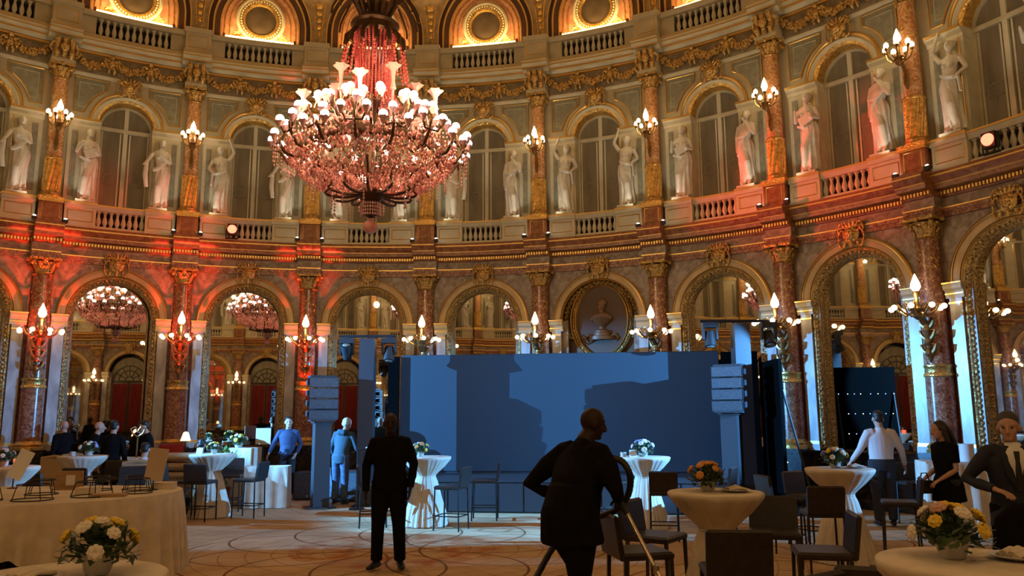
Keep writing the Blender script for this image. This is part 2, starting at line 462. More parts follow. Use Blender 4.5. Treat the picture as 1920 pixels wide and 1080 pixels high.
def pilaster_mesh(sg):
    b = MB()
    b.box(*sorted((sg * .955, sg * 1.175)), -.05, .075, 1.24, 3.74, 0, 2)
    b.box(*sorted((sg * .935, sg * 1.195)), -.05, .10, 1.06, 1.18, 0, 2)
    b.box(*sorted((sg * .945, sg * 1.185)), -.05, .09, 1.18, 1.24, 1, 2)
    b.box(*sorted((sg * .945, sg * 1.185)), -.05, .09, 3.64, 3.67, 1, 2)
    return bend(b).mesh('pilaster', [M['greym'], M['goldline']])
def impost_mesh(sg):
    b = MB()
    prof = [(-.1, 3.74), (.09, 3.74), (.10, 3.86), (.16, 3.90), (.17, 3.95), (.15, 4.0), (-.1, 4.0)]
    x0, x1 = sorted((sg * .90, sg * 1.23)); b.sweep(prof, x0, x1, 2, 0)
    b.sweep([(.15, 3.985), (.18, 3.985), (.18, 4.012), (.15, 4.012)], x0 - .01, x1 + .01, 2, 1)
    b.sweep([(.10, 3.80), (.115, 3.80), (.115, 3.825), (.10, 3.825)], x0, x1, 2, 1)
    return bend(b).mesh('impost', [M['cream'], M['goldline']])
def keystone_mesh(z, sz, d):
    b = MB(); cartouche(b, 0, d, z, .34, sz)
    return bend(b).mesh('cartouche', [M['carve']])
def lower_entablature_mesh(x0, x1, off, n):
    b = MB(); o = off
    b.sweep([(-.3, 5.20), (.05 + o, 5.20), (.05 + o, 5.28), (.07 + o, 5.28), (.07 + o, 5.36), (-.3, 5.36)], x0, x1, n, 0)
    b.sweep([(-.3, 5.36), (.03 + o, 5.36), (.03 + o, 5.55), (-.3, 5.55)], x0, x1, n, 1)
    b.sweep([(-.3, 5.55), (.08 + o, 5.55), (.10 + o, 5.58), (.10 + o, 5.66), (.26 + o, 5.68), (.27 + o, 5.76), (.33 + o, 5.80), (.36 + o, 5.88), (.36 + o, 5.93), (.31 + o, 5.98), (-.3, 5.98)], x0, x1, n, 2)
    for z, dd in ((5.36, .075), (5.77, .285), (5.90, .37)):
        b.sweep([(dd + o - .03, z - .012), (dd + o, z - .012), (dd + o, z + .012), (dd + o - .03, z + .012)], x0, x1, n, 3)
    k = int((x1 - x0) / .062)
    for i in range(k):
        x = x0 + (i + .5) * (x1 - x0) / k
        b.box(x - .018, x + .018, .09 + o, .145 + o, 5.585, 5.65, 3)
    return bend(b).mesh('lower_entablature', [M['marble'], M['wallm'], M['brownm'], M['goldline']])
def lower_column(k):
    D = .12
    root = empty('marble_column', **S)
    b = MB(); b.box(-.30, .30, -.15, .42, 0, 1.0, 0); b.box(-.32, .32, -.15, .44, 0, .16, 0); b.box(-.32, .32, -.15, .45, 1.0, 1.09, 0)
    bend(b).build('plinth', [M['dado']], root)
    b = MB(); b.lathe([(.30, 1.09), (.30, 1.14), (.275, 1.16), (.29, 1.2), (.25, 1.24), (.235, 1.27)], 24, (0, D, 0))
    bend(b).build('base', [M['gold']], root)
    b = MB(); b.lathe([(.232, 1.26), (.228, 2.42)], 28, (0, D, 0)); bend(b).build('lower_shaft', [M['marble']], root)
    b = MB(); b.lathe([(.23, 2.38), (.25, 2.40), (.245, 2.44), (.225, 2.46), (.225, 2.54), (.24, 2.56), (.24, 2.59), (.21, 2.61)], 24, (0, D, 0)); bend(b).build('gilt_band', [M['gold']], root)
    b = MB(); b.lathe([(.212, 2.58), (.205, 3.7), (.19, 4.83)], 28, (0, D, 0)); bend(b).build('upper_shaft', [M['marble']], root)
    b = MB(); r = random.Random(3)                      # gilded foliage trailing down the shaft
    for i in range(110):
        a = r.uniform(0, PI); z = 2.66 + 2.1 * r.random()
        q = .203 - .012 * (z - 2.6) / 2
        L = r.uniform(.04, .08); tw = r.uniform(-1.2, 1.2)
        pts = [(q * math.cos(a + tw * t * L / q), D + q * math.sin(a + tw * t * L / q), z + L * t) for t in (-.5, 0, .5)]
        b.tube(pts, [(.006, .004), (.022, .012), (.004, .004)], 5, side=(-math.sin(a), math.cos(a), 0))
    bend(b).build('gilt_foliage', [M['carve']], root)
    b = MB(); capital(b, 0, D, 4.82, 5.2, .19); bend(b).build('capital', [M['carve']], root)
    return root

# --- gallery storey
WR, UA, UZ = .56, .80, 8.60
def upper_wall_mesh():
    b = MB(); D = -.10
    arc_fill(b, UA - .04, UZ, HB, 8.4, 9.74, D, 0)
    for sg in (-1, 1):
        b.box(*sorted((sg * (WR + .02), sg * 1.20)), -.5, -.04, 5.95, 8.42, 1, 2)
        b.box(*sorted((sg * 1.19, sg * HB)), -.5, D, 5.95, 8.42, 0, 2)
        for x0, x1 in ((1.0, 1.12),):                                 # sunk grey panel of the pier
            b.box(*sorted((sg * x0, sg * x1)), -.04, -.028, 6.75, 8.3, 2, 1)
        # spandrel panel: arc side, a top and an outer side
        arc = [(.93 * math.cos(a), UZ + .93 * math.sin(a)) for a in [math.radians(12 + 6 * i) for i in range(9)]]
        out = arc + [(.44, 9.62), (1.14, 9.62), (1.14, 8.79)]
        vs = [(sg * p[0], D + .015, p[1]) for p in out]
        b.add(vs, [tuple(range(len(vs)))], 2)
        loop = vs + [vs[0]]
        for p, q in zip(loop, loop[1:]): b.tube([p, q], .018, 5, 3)
        ins = [(sg * (.8 + (p[0] - .8) * .72), D + .02, 9.22 + (p[1] - 9.22) * .72) for p in out]
        loop = ins + [ins[0]]
        for p, q in zip(loop, loop[1:]): b.tube([p, q], .008, 4, 1)
        b.tube([(sg * 1.15, D + .01, 6.7), (sg * 1.15, D + .01, 8.4)], .012, 4, 3)
        b.tube([(sg * .64, -.03, 6.7), (sg * .64, -.03, 8.4)], .012, 4, 3)
    b.sweep([(D, 9.66), (D + .05, 9.66), (D + .07, 9.70), (D + .07, 9.76), (D, 9.76)], -HB, HB, 10, 1)
    return bend(b).mesh('gallery_wall', [M['cream'], M['ivory'], M['panel'], M['goldline']])
def upper_arch_mesh():
    b = MB()
    arc_sweep(b, [(UA, -.1), (UA, -.02), (UA - .03, 0), (UA - .06, -.015), (UA - .06, -.1)], UZ, m=1)
    arc_sweep(b, [(UA - .06, -.1), (UA - .06, -.03), (UA - .11, .005), (UA - .17, -.03), (UA - .17, -.1)], UZ, m=0)
    arc_sweep(b, [(UA - .17, -.1), (UA - .17, -.035), (WR + .03, -.06), (WR, -.1), (WR, -.46), (UA - .17, -.46)], UZ, m=2)
    for sg in (-1, 1):
        b.box(*sorted((sg * WR, sg * (WR + .06))), -.46, -.045, 6.5, UZ, 0, 1)
        x0, x1 = sorted((sg * (WR - .01), sg * 1.22))
        b.sweep([(-.3, 8.40), (-.03, 8.40), (-.02, 8.47), (.05, 8.52), (.06, 8.58), (-.3, 8.6)], x0, x1, 3, 0)
        b.sweep([(.04, 8.56), (.08, 8.56), (.08, 8.60), (.04, 8.60)], x0, x1, 3, 1)
    return bend(b).mesh('window_arch', [M['ivory'], M['goldline'], M['gold']])
def window_meshes():
    b = MB(); n = 20                                    # the glass
    pts = [(WR * math.cos(PI * i / n), -.40, UZ + WR * math.sin(PI * i / n)) for i in range(n + 1)] + [(-WR, -.40, 6.0), (WR, -.40, 6.0)]
    b.add(pts + [(p[0], -.43, p[2]) for p in pts], [tuple(range(n + 3)), tuple(range(2 * n + 5, n + 2, -1))] + [(i, (i + 1) % (n + 3), n + 3 + (i + 1) % (n + 3), n + 3 + i) for i in range(n + 3)])
    glass = bend(b).mesh('pane', [M['window']], 0)
    f = MB()
    f.box(-.045, .045, -.42, -.34, 6.0, UZ + WR - .02, 0)
    f.box(-WR, WR, -.42, -.33, UZ - .09, UZ + .0, 0, 4)
    arc_sweep(f, [(WR, -.42), (WR, -.35), (WR - .05, -.35), (WR - .05, -.42)], UZ, 6.0)
    for sg in (-1, 1):
        for x in (.085, .47): f.box(*sorted((sg * x, sg * (x + .03))), -.41, -.37, 6.1, UZ - .1, 0)
    frame = bend(f).mesh('window_frame', [M['ivory']])
    e = MB()
    for sg in (-1, 1):
        c = (sg * .28, -.395, 7.35)
        e.tube([(c[0] + .13 * math.cos(a), c[1], c[2] + .13 * math.sin(a)) for a in [2 * PI * i / 20 for i in range(21)]], .014, 5)
        for q in (-.045, .045): e.tube([(c[0] + q, c[1], c[2] - .07), (c[0] + q, c[1], c[2] + .07)], .009, 4)
        e.tube([(c[0] - .045, c[1], c[2]), (c[0] + .045, c[1], c[2])], .009, 4)
        for q in range(8):
            a = 2 * PI * q / 8; e.ball((c[0] + .17 * math.cos(a), c[1], c[2] + .17 * math.sin(a)), .02, 5, 4)
    etch = bend(e).mesh('etched_emblem', [M['etch']])
    return glass, frame, etch
def baluster_mesh(z0, z1, d, w=.052):
    b = MB(); h = z1 - z0
    b.lathe([(w, z0), (w, z0 + .06 * h), (w * .55, z0 + .1 * h), (w * .75, z0 + .18 * h), (w * 1.12, z0 + .34 * h), (w * .9, z0 + .5 * h), (w * .45, z0 + .72 * h), (w * .62, z0 + .8 * h), (w * .5, z0 + .86 * h), (w, z0 + .92 * h), (w, z0 + h)], 10, (0, d, 0))
    return b.mesh('baluster', [M['ivory']])
def panelled_block(b, x0, x1, d0, d1, z0, z1, m=0, mi=1):
    b.box(x0, x1, d0, d1, z0, z1, m)
    i = .07
    loop = [(x0 + i, d1 + .004, z0 + i), (x1 - i, d1 + .004, z0 + i), (x1 - i, d1 + .004, z1 - i), (x0 + i, d1 + .004, z1 - i)]
    for p, q in zip(loop, loop[1:] + loop[:1]): b.tube([p, q], .011, 4, mi)
def gallery_balustrade(k):
    root = empty('gallery_balustrade', **S)
    for sg in (-1, 1):
        b = MB()
        x0, x1 = sorted((sg * .52, sg * 1.17))
        panelled_block(b, x0, x1, -.3, .22, 6.06, 6.44)
        b.box(x0 - .01, x1 + .01, -.3, .25, 5.96, 6.06, 0)
        b.box(x0 - .01, x1 + .01, -.3, .26, 6.44, 6.58, 0)
        b.box(x0 - .015, x1 + .015, .24, .275, 6.53, 6.565, 1)
        bend(b).build('statue_plinth', [M['ivory'], M['goldline']], root)
    b = MB(); b.sweep([(-.02, 5.96), (.2, 5.96), (.2, 6.03), (.17, 6.06), (-.02, 6.06)], -.54, .54, 6); bend(b).build('bottom_rail', [M['ivory']], root)
    b = MB(); b.sweep([(-.03, 6.42), (.17, 6.42), (.21, 6.48), (.22, 6.55), (-.05, 6.55)], -.54, .54, 6, 0)
    b.sweep([(.2, 6.52), (.235, 6.52), (.235, 6.552), (.2, 6.552)], -.54, .54, 6, 1); bend(b).build('handrail', [M['ivory'], M['goldline']], root)
    for i in range(8):
        x = -.455 + .13 * i
        o = bpy.data.objects.new('baluster', BAL_LO); COL.objects.link(o); o.parent = root
        p = warp((x, .09, 0)); o.location = p; o.rotation_euler = (0, 0, -x / R)
    b = MB(); b.box(-.56, .56, -.32, -.28, 5.96, 6.5, 0, 4); bend(b).build('recess_shade', [M['dark']], root)  # dark sheet behind the balusters, shade put into its colour
    return root
def upper_column(k):
    D = .14
    root = empty('gallery_column', **S)
    b = MB(); panelled_block(b, -.24, .24, -.2, .36, 6.04, 6.5, 0, 1)
    b.box(-.27, .27, -.2, .40, 5.96, 6.05, 0); b.box(-.27, .27, -.2, .39, 6.5, 6.58, 2); b.box(-.255, .255, -.2, .375, 6.465, 6.5, 1)
    bend(b).build('pedestal', [M['brownm'], M['goldline'], M['gold']], root)
    b = MB(); b.lathe([(.235, 6.58), (.235, 6.62), (.21, 6.64), (.225, 6.68), (.19, 6.71), (.185, 6.73)], 24, (0, D, 0)); bend(b).build('base', [M['gold']], root)
    b = MB(); nr = 40                                   # spirally fluted gilt drum
    rings = []
    for i in range(25):
        z = 6.72 + .76 * i / 24
        rings.append([((.184 + .014 * math.sin(12 * (a := 2 * PI * j / 96) + 9 * (z - 6.7))) * math.cos(a), D + (.184 + .014 * math.sin(12 * a + 9 * (z - 6.7))) * math.sin(a), z) for j in range(96)])
    b.path(rings, 0, close=True)
    b.lathe([(.19, 7.45), (.205, 7.47), (.205, 7.5), (.17, 7.53)], 24, (0, D, 0))
    bend(b).build('fluted_drum', [M['gold']], root, sharp=1.2)
    b = MB(); b.lathe([(.165, 7.5), (.162, 8.4), (.15, 9.36)], 28, (0, D, 0)); bend(b).build('shaft', [M['marble_lt']], root)
    b = MB(); r = random.Random(5)
    for i in range(55):
        a = r.uniform(0, PI); z = 7.55 + 1.75 * r.random(); q = .157; L = r.uniform(.04, .07); tw = r.uniform(-1.2, 1.2)
        pts = [(q * math.cos(a + tw * t * L / q), D + q * math.sin(a + tw * t * L / q), z + L * t) for t in (-.5, 0, .5)]
        b.tube(pts, [(.005, .003), (.016, .009), (.004, .003)], 5, side=(-math.sin(a), math.cos(a), 0))
    bend(b).build('gilt_foliage', [M['gold']], root)
    b = MB(); capital(b, 0, D, 9.34, 9.70, .15); bend(b).build('capital', [M['carve']], root)
    b = MB(); b.box(-.25, .25, -.15, .36, 9.70, 9.80, 0); b.box(-.22, .22, -.15, .32, 9.80, 10.0, 0); b.box(-.21, .21, -.15, .33, 10.0, 10.30, 0)
    bend(b).build('entablature_block', [M['ivory']], root)
    b = MB()                                            # gilt console over the capital
    for i in range(3):
        x = -.15 + .15 * i
        b.tube([(x, .33, 9.82), (x, .40, 9.92), (x, .36, 10.05), (x, .44, 10.2), (x, .46, 10.27)], [.05, .065, .05, .06, .04], 8)
        b.ball((x, .44, 10.22), .065, 8, 6); b.ball((x, .38, 9.88), .06, 8, 6)
    b.ball((0, .44, 10.06), (.10, .07, .12), 10, 7)
    for sg in (-1, 1):
        b.tube([(sg * .1, .40, 10.1), (sg * .22, .37, 10.16), (sg * .28, .3, 10.06), (sg * .24, .3, 9.95)], [.05, .045, .04, .025], 7)
    bend(b).build('gilt_console', [M['carve']], root)
    b = MB(); upper_cornice(b, -.34, .34, .26, 2); bend(b).build('cornice_block', [M['ivory'], M['goldline']], root)
    b = MB(); panelled_block(b, -.30, .30, -.2, .34, 10.66, 11.10); b.box(-.33, .33, -.2, .38, 10.55, 10.66, 0); b.box(-.33, .33, -.2, .38, 11.10, 11.23, 0)
    bend(b).build('parapet_pedestal', [M['cream'], M['goldline']], root)
    return root
def upper_cornice(b, x0, x1, o, n):
    b.sweep([(-.2, 10.27), (.05 + o, 10.27), (.08 + o, 10.33), (.20 + o, 10.36), (.22 + o, 10.44), (.27 + o, 10.48), (.28 + o, 10.54), (-.2, 10.56)], x0, x1, n, 0)
    for z, dd in ((10.345, .215), (10.46, .265), (10.52, .30)):
        b.sweep([(dd + o - .05, z - .014), (dd + o - .005, z - .014), (dd + o - .005, z + .014), (dd + o - .05, z + .014)], x0, x1, n, 1)
def frieze_mesh():
    b = MB(); r = random.Random(11)
    b.box(-HB, HB, -.2, -.02, 9.74, 10.30, 0, 10)
    for sg in (-1, 0, 1):                               # garlands, gathered at putti groups
        for x0, x1 in ((-1.2, -.42), (-.42, .42), (.42, 1.2)):
            if sg: continue
            n = 22
            for i in range(n + 1):
                t = i / n; x = x0 + (x1 - x0) * t; z = 10.13 - .22 * (1 - (2 * t - 1) ** 2)
                for q in range(4):
                    b.ball((x + r.uniform(-.02, .02), .02 + r.uniform(0, .05), z + r.uniform(-.085, .07)), r.uniform(.03, .055), 6, 4, 1)
    for x in (-.42, .42):
        b.ball((x, .08, 10.02), (.07, .06, .11), 8, 6, 1); b.ball((x, .10, 10.17), .06, 8, 6, 1)
        for s2 in (-1, 1):
            b.tube([(x + s2 * .05, .09, 10.07), (x + s2 * .14, .08, 10.12), (x + s2 * .2, .05, 10.06)], [.03, .028, .015], 6, 1)
            b.tube([(x + s2 * .03, .08, 9.94), (x + s2 * .06, .1, 9.84), (x + s2 * .05, .06, 9.78)], [.04, .032, .018], 6, 1)
    b.sweep([(-.02, 10.20), (.03, 10.21), (.03, 10.26), (-.02, 10.27)], -HB, HB, 10, 2)
    return bend(b).mesh('garland_frieze', [M['friezebg'], M['carve'], M['goldline']])
def cornice_mesh():
    b = MB(); upper_cornice(b, -HB, HB, 0, 12); return bend(b).mesh('upper_cornice', [M['ivory'], M['goldline']])
def parapet(k):
    root = empty('parapet', **S)
    b = MB(); b.sweep([(-.15, 10.55), (.2, 10.55), (.2, 10.62), (.14, 10.66), (-.15, 10.66)], -HB, HB, 10); bend(b).build('bottom_rail', [M['cream']], root)
    b = MB(); b.sweep([(-.12, 11.08), (.18, 11.08), (.22, 11.13), (.22, 11.2), (-.12, 11.22)], -HB, HB, 10); bend(b).build('handrail', [M['cream']], root)
    b = MB(); b.box(-HB, HB, -.16, -.12, 10.6, 11.1, 0, 8)  # dark board in the baluster gaps, its colour stands for shade
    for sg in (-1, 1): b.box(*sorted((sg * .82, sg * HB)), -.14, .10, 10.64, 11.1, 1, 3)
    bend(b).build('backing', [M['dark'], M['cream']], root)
    for i in range(11):
        x = -.72 + .144 * i
        o = bpy.data.objects.new('baluster', BAL_UP); COL.objects.link(o); o.parent = root
        o.location = warp((x, .05, 0)); o.rotation_euler = (0, 0, -x / R)
    return root
# --- cove with round windows
def covd(z): return -.28 + .55 * max(0, (z - 11.2) / 2.4) ** 2
def cove(p): return warp((p[0], p[1] + covd(p[2]), p[2]))
LZ, LR = 11.75, 1.0
def lunette_mesh():
    b = MB(); n = 24
    rings = []
    for i in range(n + 1):
        a = PI * i / n
        rings.append([((.40 + (LR - .40) * t) * math.cos(a) , 0, 11.95 + (LZ - 11.95) * t + (.40 + (LR + .05 - .40) * t) * math.sin(a)) for t in (0, .35, .7, 1)])
    b.path(rings, 0)
    rings = []
    for i in range(n + 1):
        x = -LR + 2 * LR * i / n; c = max(-1, min(1, x / .40))
        zt = 11.95 - (.40 * math.sqrt(1 - c * c) if abs(x) < .40 else 0)
        rings.append([(x, 0, 11.1 + ((zt if abs(x) < .4 else 11.95 + (LZ - 11.95) * (abs(x) - .4) / (LR - .4)) - 11.1) * t) for t in (0, .3, .6, 1)])
    b.path(rings, 0)
    for k, q in enumerate((.86, .74)):
        pts = [(q * math.cos(a), .01, 11.80 + (q + .05) * math.sin(a)) for a in [PI * i / 24 for i in range(25)]]
        b.tube([(q, .01, 11.2)] + pts + [(-q, .01, 11.2)], .016, 5, 1)
    for sg in (-1, 1):                                  # painted scrollwork in the corners is raised and gilt
        for q in range(5):
            a = q * .55
            b.tube([(sg * (.56 + .12 * math.cos(a + t)), .012, 11.42 + .11 * q * .4 + .10 * math.sin(a + t)) for t in (0, .8, 1.6, 2.4)], [.02, .024, .016, .008], 5, 1)
    return b.xf(cove).mesh('lunette', [M['rose'], M['gold']])
def oculus_mesh():
    b = MB(); c = (0, 0, 11.95)
    def ring(prof, m, n=40):
        rings = []
        for i in range(n + 1):
            a = 2 * PI * i / n; rings.append([(q * math.cos(a), d, 11.95 + q * math.sin(a)) for q, d in prof])
        b.path(rings, m)
    ring([(.60, 0), (.60, .05), (.55, .07), (.52, .05)], 0); ring([(.52, .05), (.44, .04), (.43, .07), (.39, .06), (.37, -.02)], 1)
    for i in range(44):
        a = 2 * PI * i / 44; b.ball((.48 * math.cos(a), .06, 11.95 + .48 * math.sin(a)), .026, 6, 4, 0)
    return b.xf(cove).mesh('round_frame', [M['ivory'], M['gold']])
def oculus_pane_mesh():
    b = MB(); n = 32; vs = []
    for i in range(n): vs.append((.39 * math.cos(2 * PI * i / n), .0, 11.95 + .39 * math.sin(2 * PI * i / n)))
    b.add([(0, 0, 11.95)] + vs, [(0, 1 + i, 1 + (i + 1) % n) for i in range(n)])
    b.add([(p[0], -.05, p[2]) for p in [(0, 0, 11.95)] + vs], [(0, 1 + (i + 1) % n, 1 + i) for i in range(n)])
    return b.xf(cove).mesh('round_pane', [M['oculus']], 0)
def rib_mesh():
    b = MB()
    def band(r0, r1, d, m, dz=0):
        prof = [(r0, 0), (r0, d), (r1, d), (r1, 0)]
        rings = [[(p[0], p[1], 11.2) for p in prof]]
        n = 32
        for i in range(n + 1):
            a = PI * i / n
            rings.append([(p[0] * math.cos(a), p[1], LZ + (p[0] + .05) * math.sin(a) * 1.06) for p in prof])
        rings.append([(-p[0], p[1], 11.2) for p in prof])
        b.path(rings, m, close=True)
    band(LR - .06, LR - .03, .10, 1); band(LR - .03, LR + .10, .09, 0); band(LR + .10, LR + .14, .12, 1); band(LR + .14, LR + .24, .07, 0); band(LR + .24, LR + .27, .10, 1)
    return b.xf(cove).mesh('arched_rib', [M['rib'], M['goldline']])
def pendentive_mesh():
    b = MB(); n = 20
    rings = []
    for i in range(n + 1):
        z = 11.15 + 2.2 * i / n
        t = (z - LZ) / 1.06
        hw = math.sqrt(max(0, (LR + .2) ** 2 - t * t)) if t > 0 else LR + .2
        hw = min(hw, HB)
        rings.append([(x, .03, z) for x in (-HB, -(hw + HB) / 2, -hw)])
    b.path(rings, 0)
    b.path([[(-p[0], p[1], p[2]) for p in q] for q in rings], 0)
    for sg in (-1, 1):
        b.tube([(sg * (HB - .06), .05, 11.5), (sg * (HB - .09), .06, 12.0), (sg * (HB - .16), .06, 12.5)], [.012, .02, .02], 5, 1)
        for i in range(5):
            b.ball((sg * (HB - .02), .05, 11.75 + .18 * i), (.03 + .012 * i, .03, .07), 6, 5, 1)
    return b.xf(cove).mesh('pendentive', [M['tan'], M['gold']])

BAL_LO = baluster_mesh(6.05, 6.43, 0)
BAL_UP = baluster_mesh(10.65, 11.09, 0, .05)
def place_bay(o, k, col=False):
    o.location = (CX, CY, 0); o.rotation_euler = (0, 0, -(th_col(k) if col else th_bay(k))); return o
def fixed(name, me, parent=None, **kw):
    o = bpy.data.objects.new(name, me); COL.objects.link(o)
    if parent is not None: o.parent = parent
    return tag(o, **kw)
me_lw, me_av, me_rv = lower_wall_mesh(), archivolt_mesh(), reveal_mesh()
me_pl, me_im = [pilaster_mesh(s) for s in (-1, 1)], [impost_mesh(s) for s in (-1, 1)]
me_ks, me_ku = keystone_mesh(5.2, .34, .12), keystone_mesh(9.50, .30, .04)
me_le, me_lb = lower_entablature_mesh(-HB, HB, 0, 12), lower_entablature_mesh(-.29, .29, .26, 2)
me_uw, me_ua = upper_wall_mesh(), upper_arch_mesh()
me_gl, me_wf, me_et = window_meshes()
me_fr, me_co = frieze_mesh(), cornice_mesh()
me_lu, me_ou, me_op, me_rb, me_pe = lunette_mesh(), oculus_mesh(), oculus_pane_mesh(), rib_mesh(), pendentive_mesh()
proto = {'col': lower_column(0), 'ucol': upper_column(0), 'bal': gallery_balustrade(0), 'par': parapet(0)}
used = set()
def inst(key, k, col):
    o = proto[key] if key not in used else copy_tree(proto[key]); used.add(key)
    return place_bay(o, k, col)
bays = list(range(-1, 26))
def shown(k): return -1 <= k <= 9
for k in bays:
    place_bay(fixed('wall_arcade', me_lw, **S), k)
    sur = place_bay(empty('arch_surround', **S), k)
    fixed('archivolt', me_av, sur); fixed('cartouche', me_ks, sur)
    for q in (0, 1): fixed('pilaster', me_pl[q], sur); fixed('impost', me_im[q], sur)
    place_bay(fixed('trim_entablature', me_le, **S), k)
    place_bay(fixed('trim_entablature_break', me_lb, **S), k, True)
    inst('col', k, True)
    place_bay(fixed('wall_gallery', me_uw, **S), k)
    ar = place_bay(fixed('gallery_arch', me_ua, **S), k); fixed('cartouche', me_ku, ar)
    wn = place_bay(empty('window_%d' % (k + 2), **S), k)
    fixed('pane', me_gl, wn); fixed('window_frame', me_wf, wn); fixed('etched_emblem', me_et, wn)
    inst('bal', k, False); inst('ucol', k, True)
    place_bay(fixed('trim_frieze', me_fr, **S), k)
    place_bay(fixed('trim_cornice', me_co, **S), k)
    inst('par', k, False)
    lu = place_bay(fixed('wall_lunette', me_lu, **S), k)
    fixed('arched_rib', me_rb, lu); fixed('pendentive', me_pe, lu)
    oc = place_bay(empty('round_window', **S), k)
    fixed('round_frame', me_ou, oc); fixed('round_pane', me_op, oc)
# floor, ceiling, backing shell
b = MB(); b.disc((0, 0, 0), R + .6, 96); floor = b.build('floor', [M['cream']], None, 0, **S); floor.location = (CX, CY, 0)
b = MB(); b.lathe([(R - .05, 13.1), (R - 1.2, 13.9), (R - 4, 14.6), (.3, 14.9)], 96, cap=True); o = b.build('ceiling', [M['tan']], None, 0, **S); o.location = (CX, CY, 0)
b = MB(); b.lathe([(R + .62, -.05), (R + .62, 15.0)], 96, cap=False); o = b.build('wall_outer', [M['dark']], None, 0, **S); o.location = (CX, CY, 0)
# mirrors, the blind medallion bay and the doors behind the camera
MEDAL = 5
def arch_plate(r, zb, y, t):
    b = MB(); n = 28
    pts = [(r * math.cos(PI * i / n), y, ZC + r * math.sin(PI * i / n)) for i in range(n + 1)] + [(-r, y, zb), (r, y, zb)]
    k = len(pts)
    b.add(pts + [(p[0], y - t, p[2]) for p in pts], [tuple(range(k)), tuple(range(2 * k - 1, k - 1, -1))] + [(i, (i + 1) % k, k + (i + 1) % k, k + i) for i in range(k)])
    return b
ORD = ['leftmost', 'second', 'third', 'fourth', 'fifth', 'sixth', 'seventh', 'eighth', 'ninth', 'tenth', 'eleventh']
mirror_me = arch_plate(RM + .06, 1.02, 0, .012).mesh('glass', [M['mirror']], 0)
MLAB = {0: 'arched gilt mirror cut by the left edge, left of the leftmost red-lit column', 1: 'arched gilt mirror holding the big pink reflection of the chandelier',
        2: 'arched gilt mirror behind the plants, reflecting a dark fanlight door', 3: 'arched gilt mirror behind the left truss tower and the hooded worker',
        4: 'arched gilt mirror whose head rises over the left half of the blue screen', 6: 'arched gilt mirror behind the right truss tower and its moving heads',
        7: 'arched gilt mirror behind the man in the white shirt', 8: 'arched gilt mirror behind the suited man at the right edge'}
TWIST = {1: 5.7, 2: 4.7}
for k in bays:
    if k == MEDAL or 11 <= k <= 24 and k % 2 == 0: continue
    o = empty('wall_mirror', on_wall(th_bay(k), -.17), -th_bay(k) + math.radians(TWIST.get(k, 0)) + PI,
              MLAB.get(k, 'arched gilt mirror on the far side of the hall, seen only in other mirrors'), 'mirror', 'arched mirrors of the arcade')
    fixed('glass', mirror_me, o)
    f = fixed('gilt_frame', me_rv, o)
    f.matrix_parent_inverse = Matrix()
    f.matrix_basis = o.matrix_basis.inverted() @ Matrix.Translation((CX, CY, 0)) @ Matrix.Rotation(-th_bay(k), 4, 'Z')
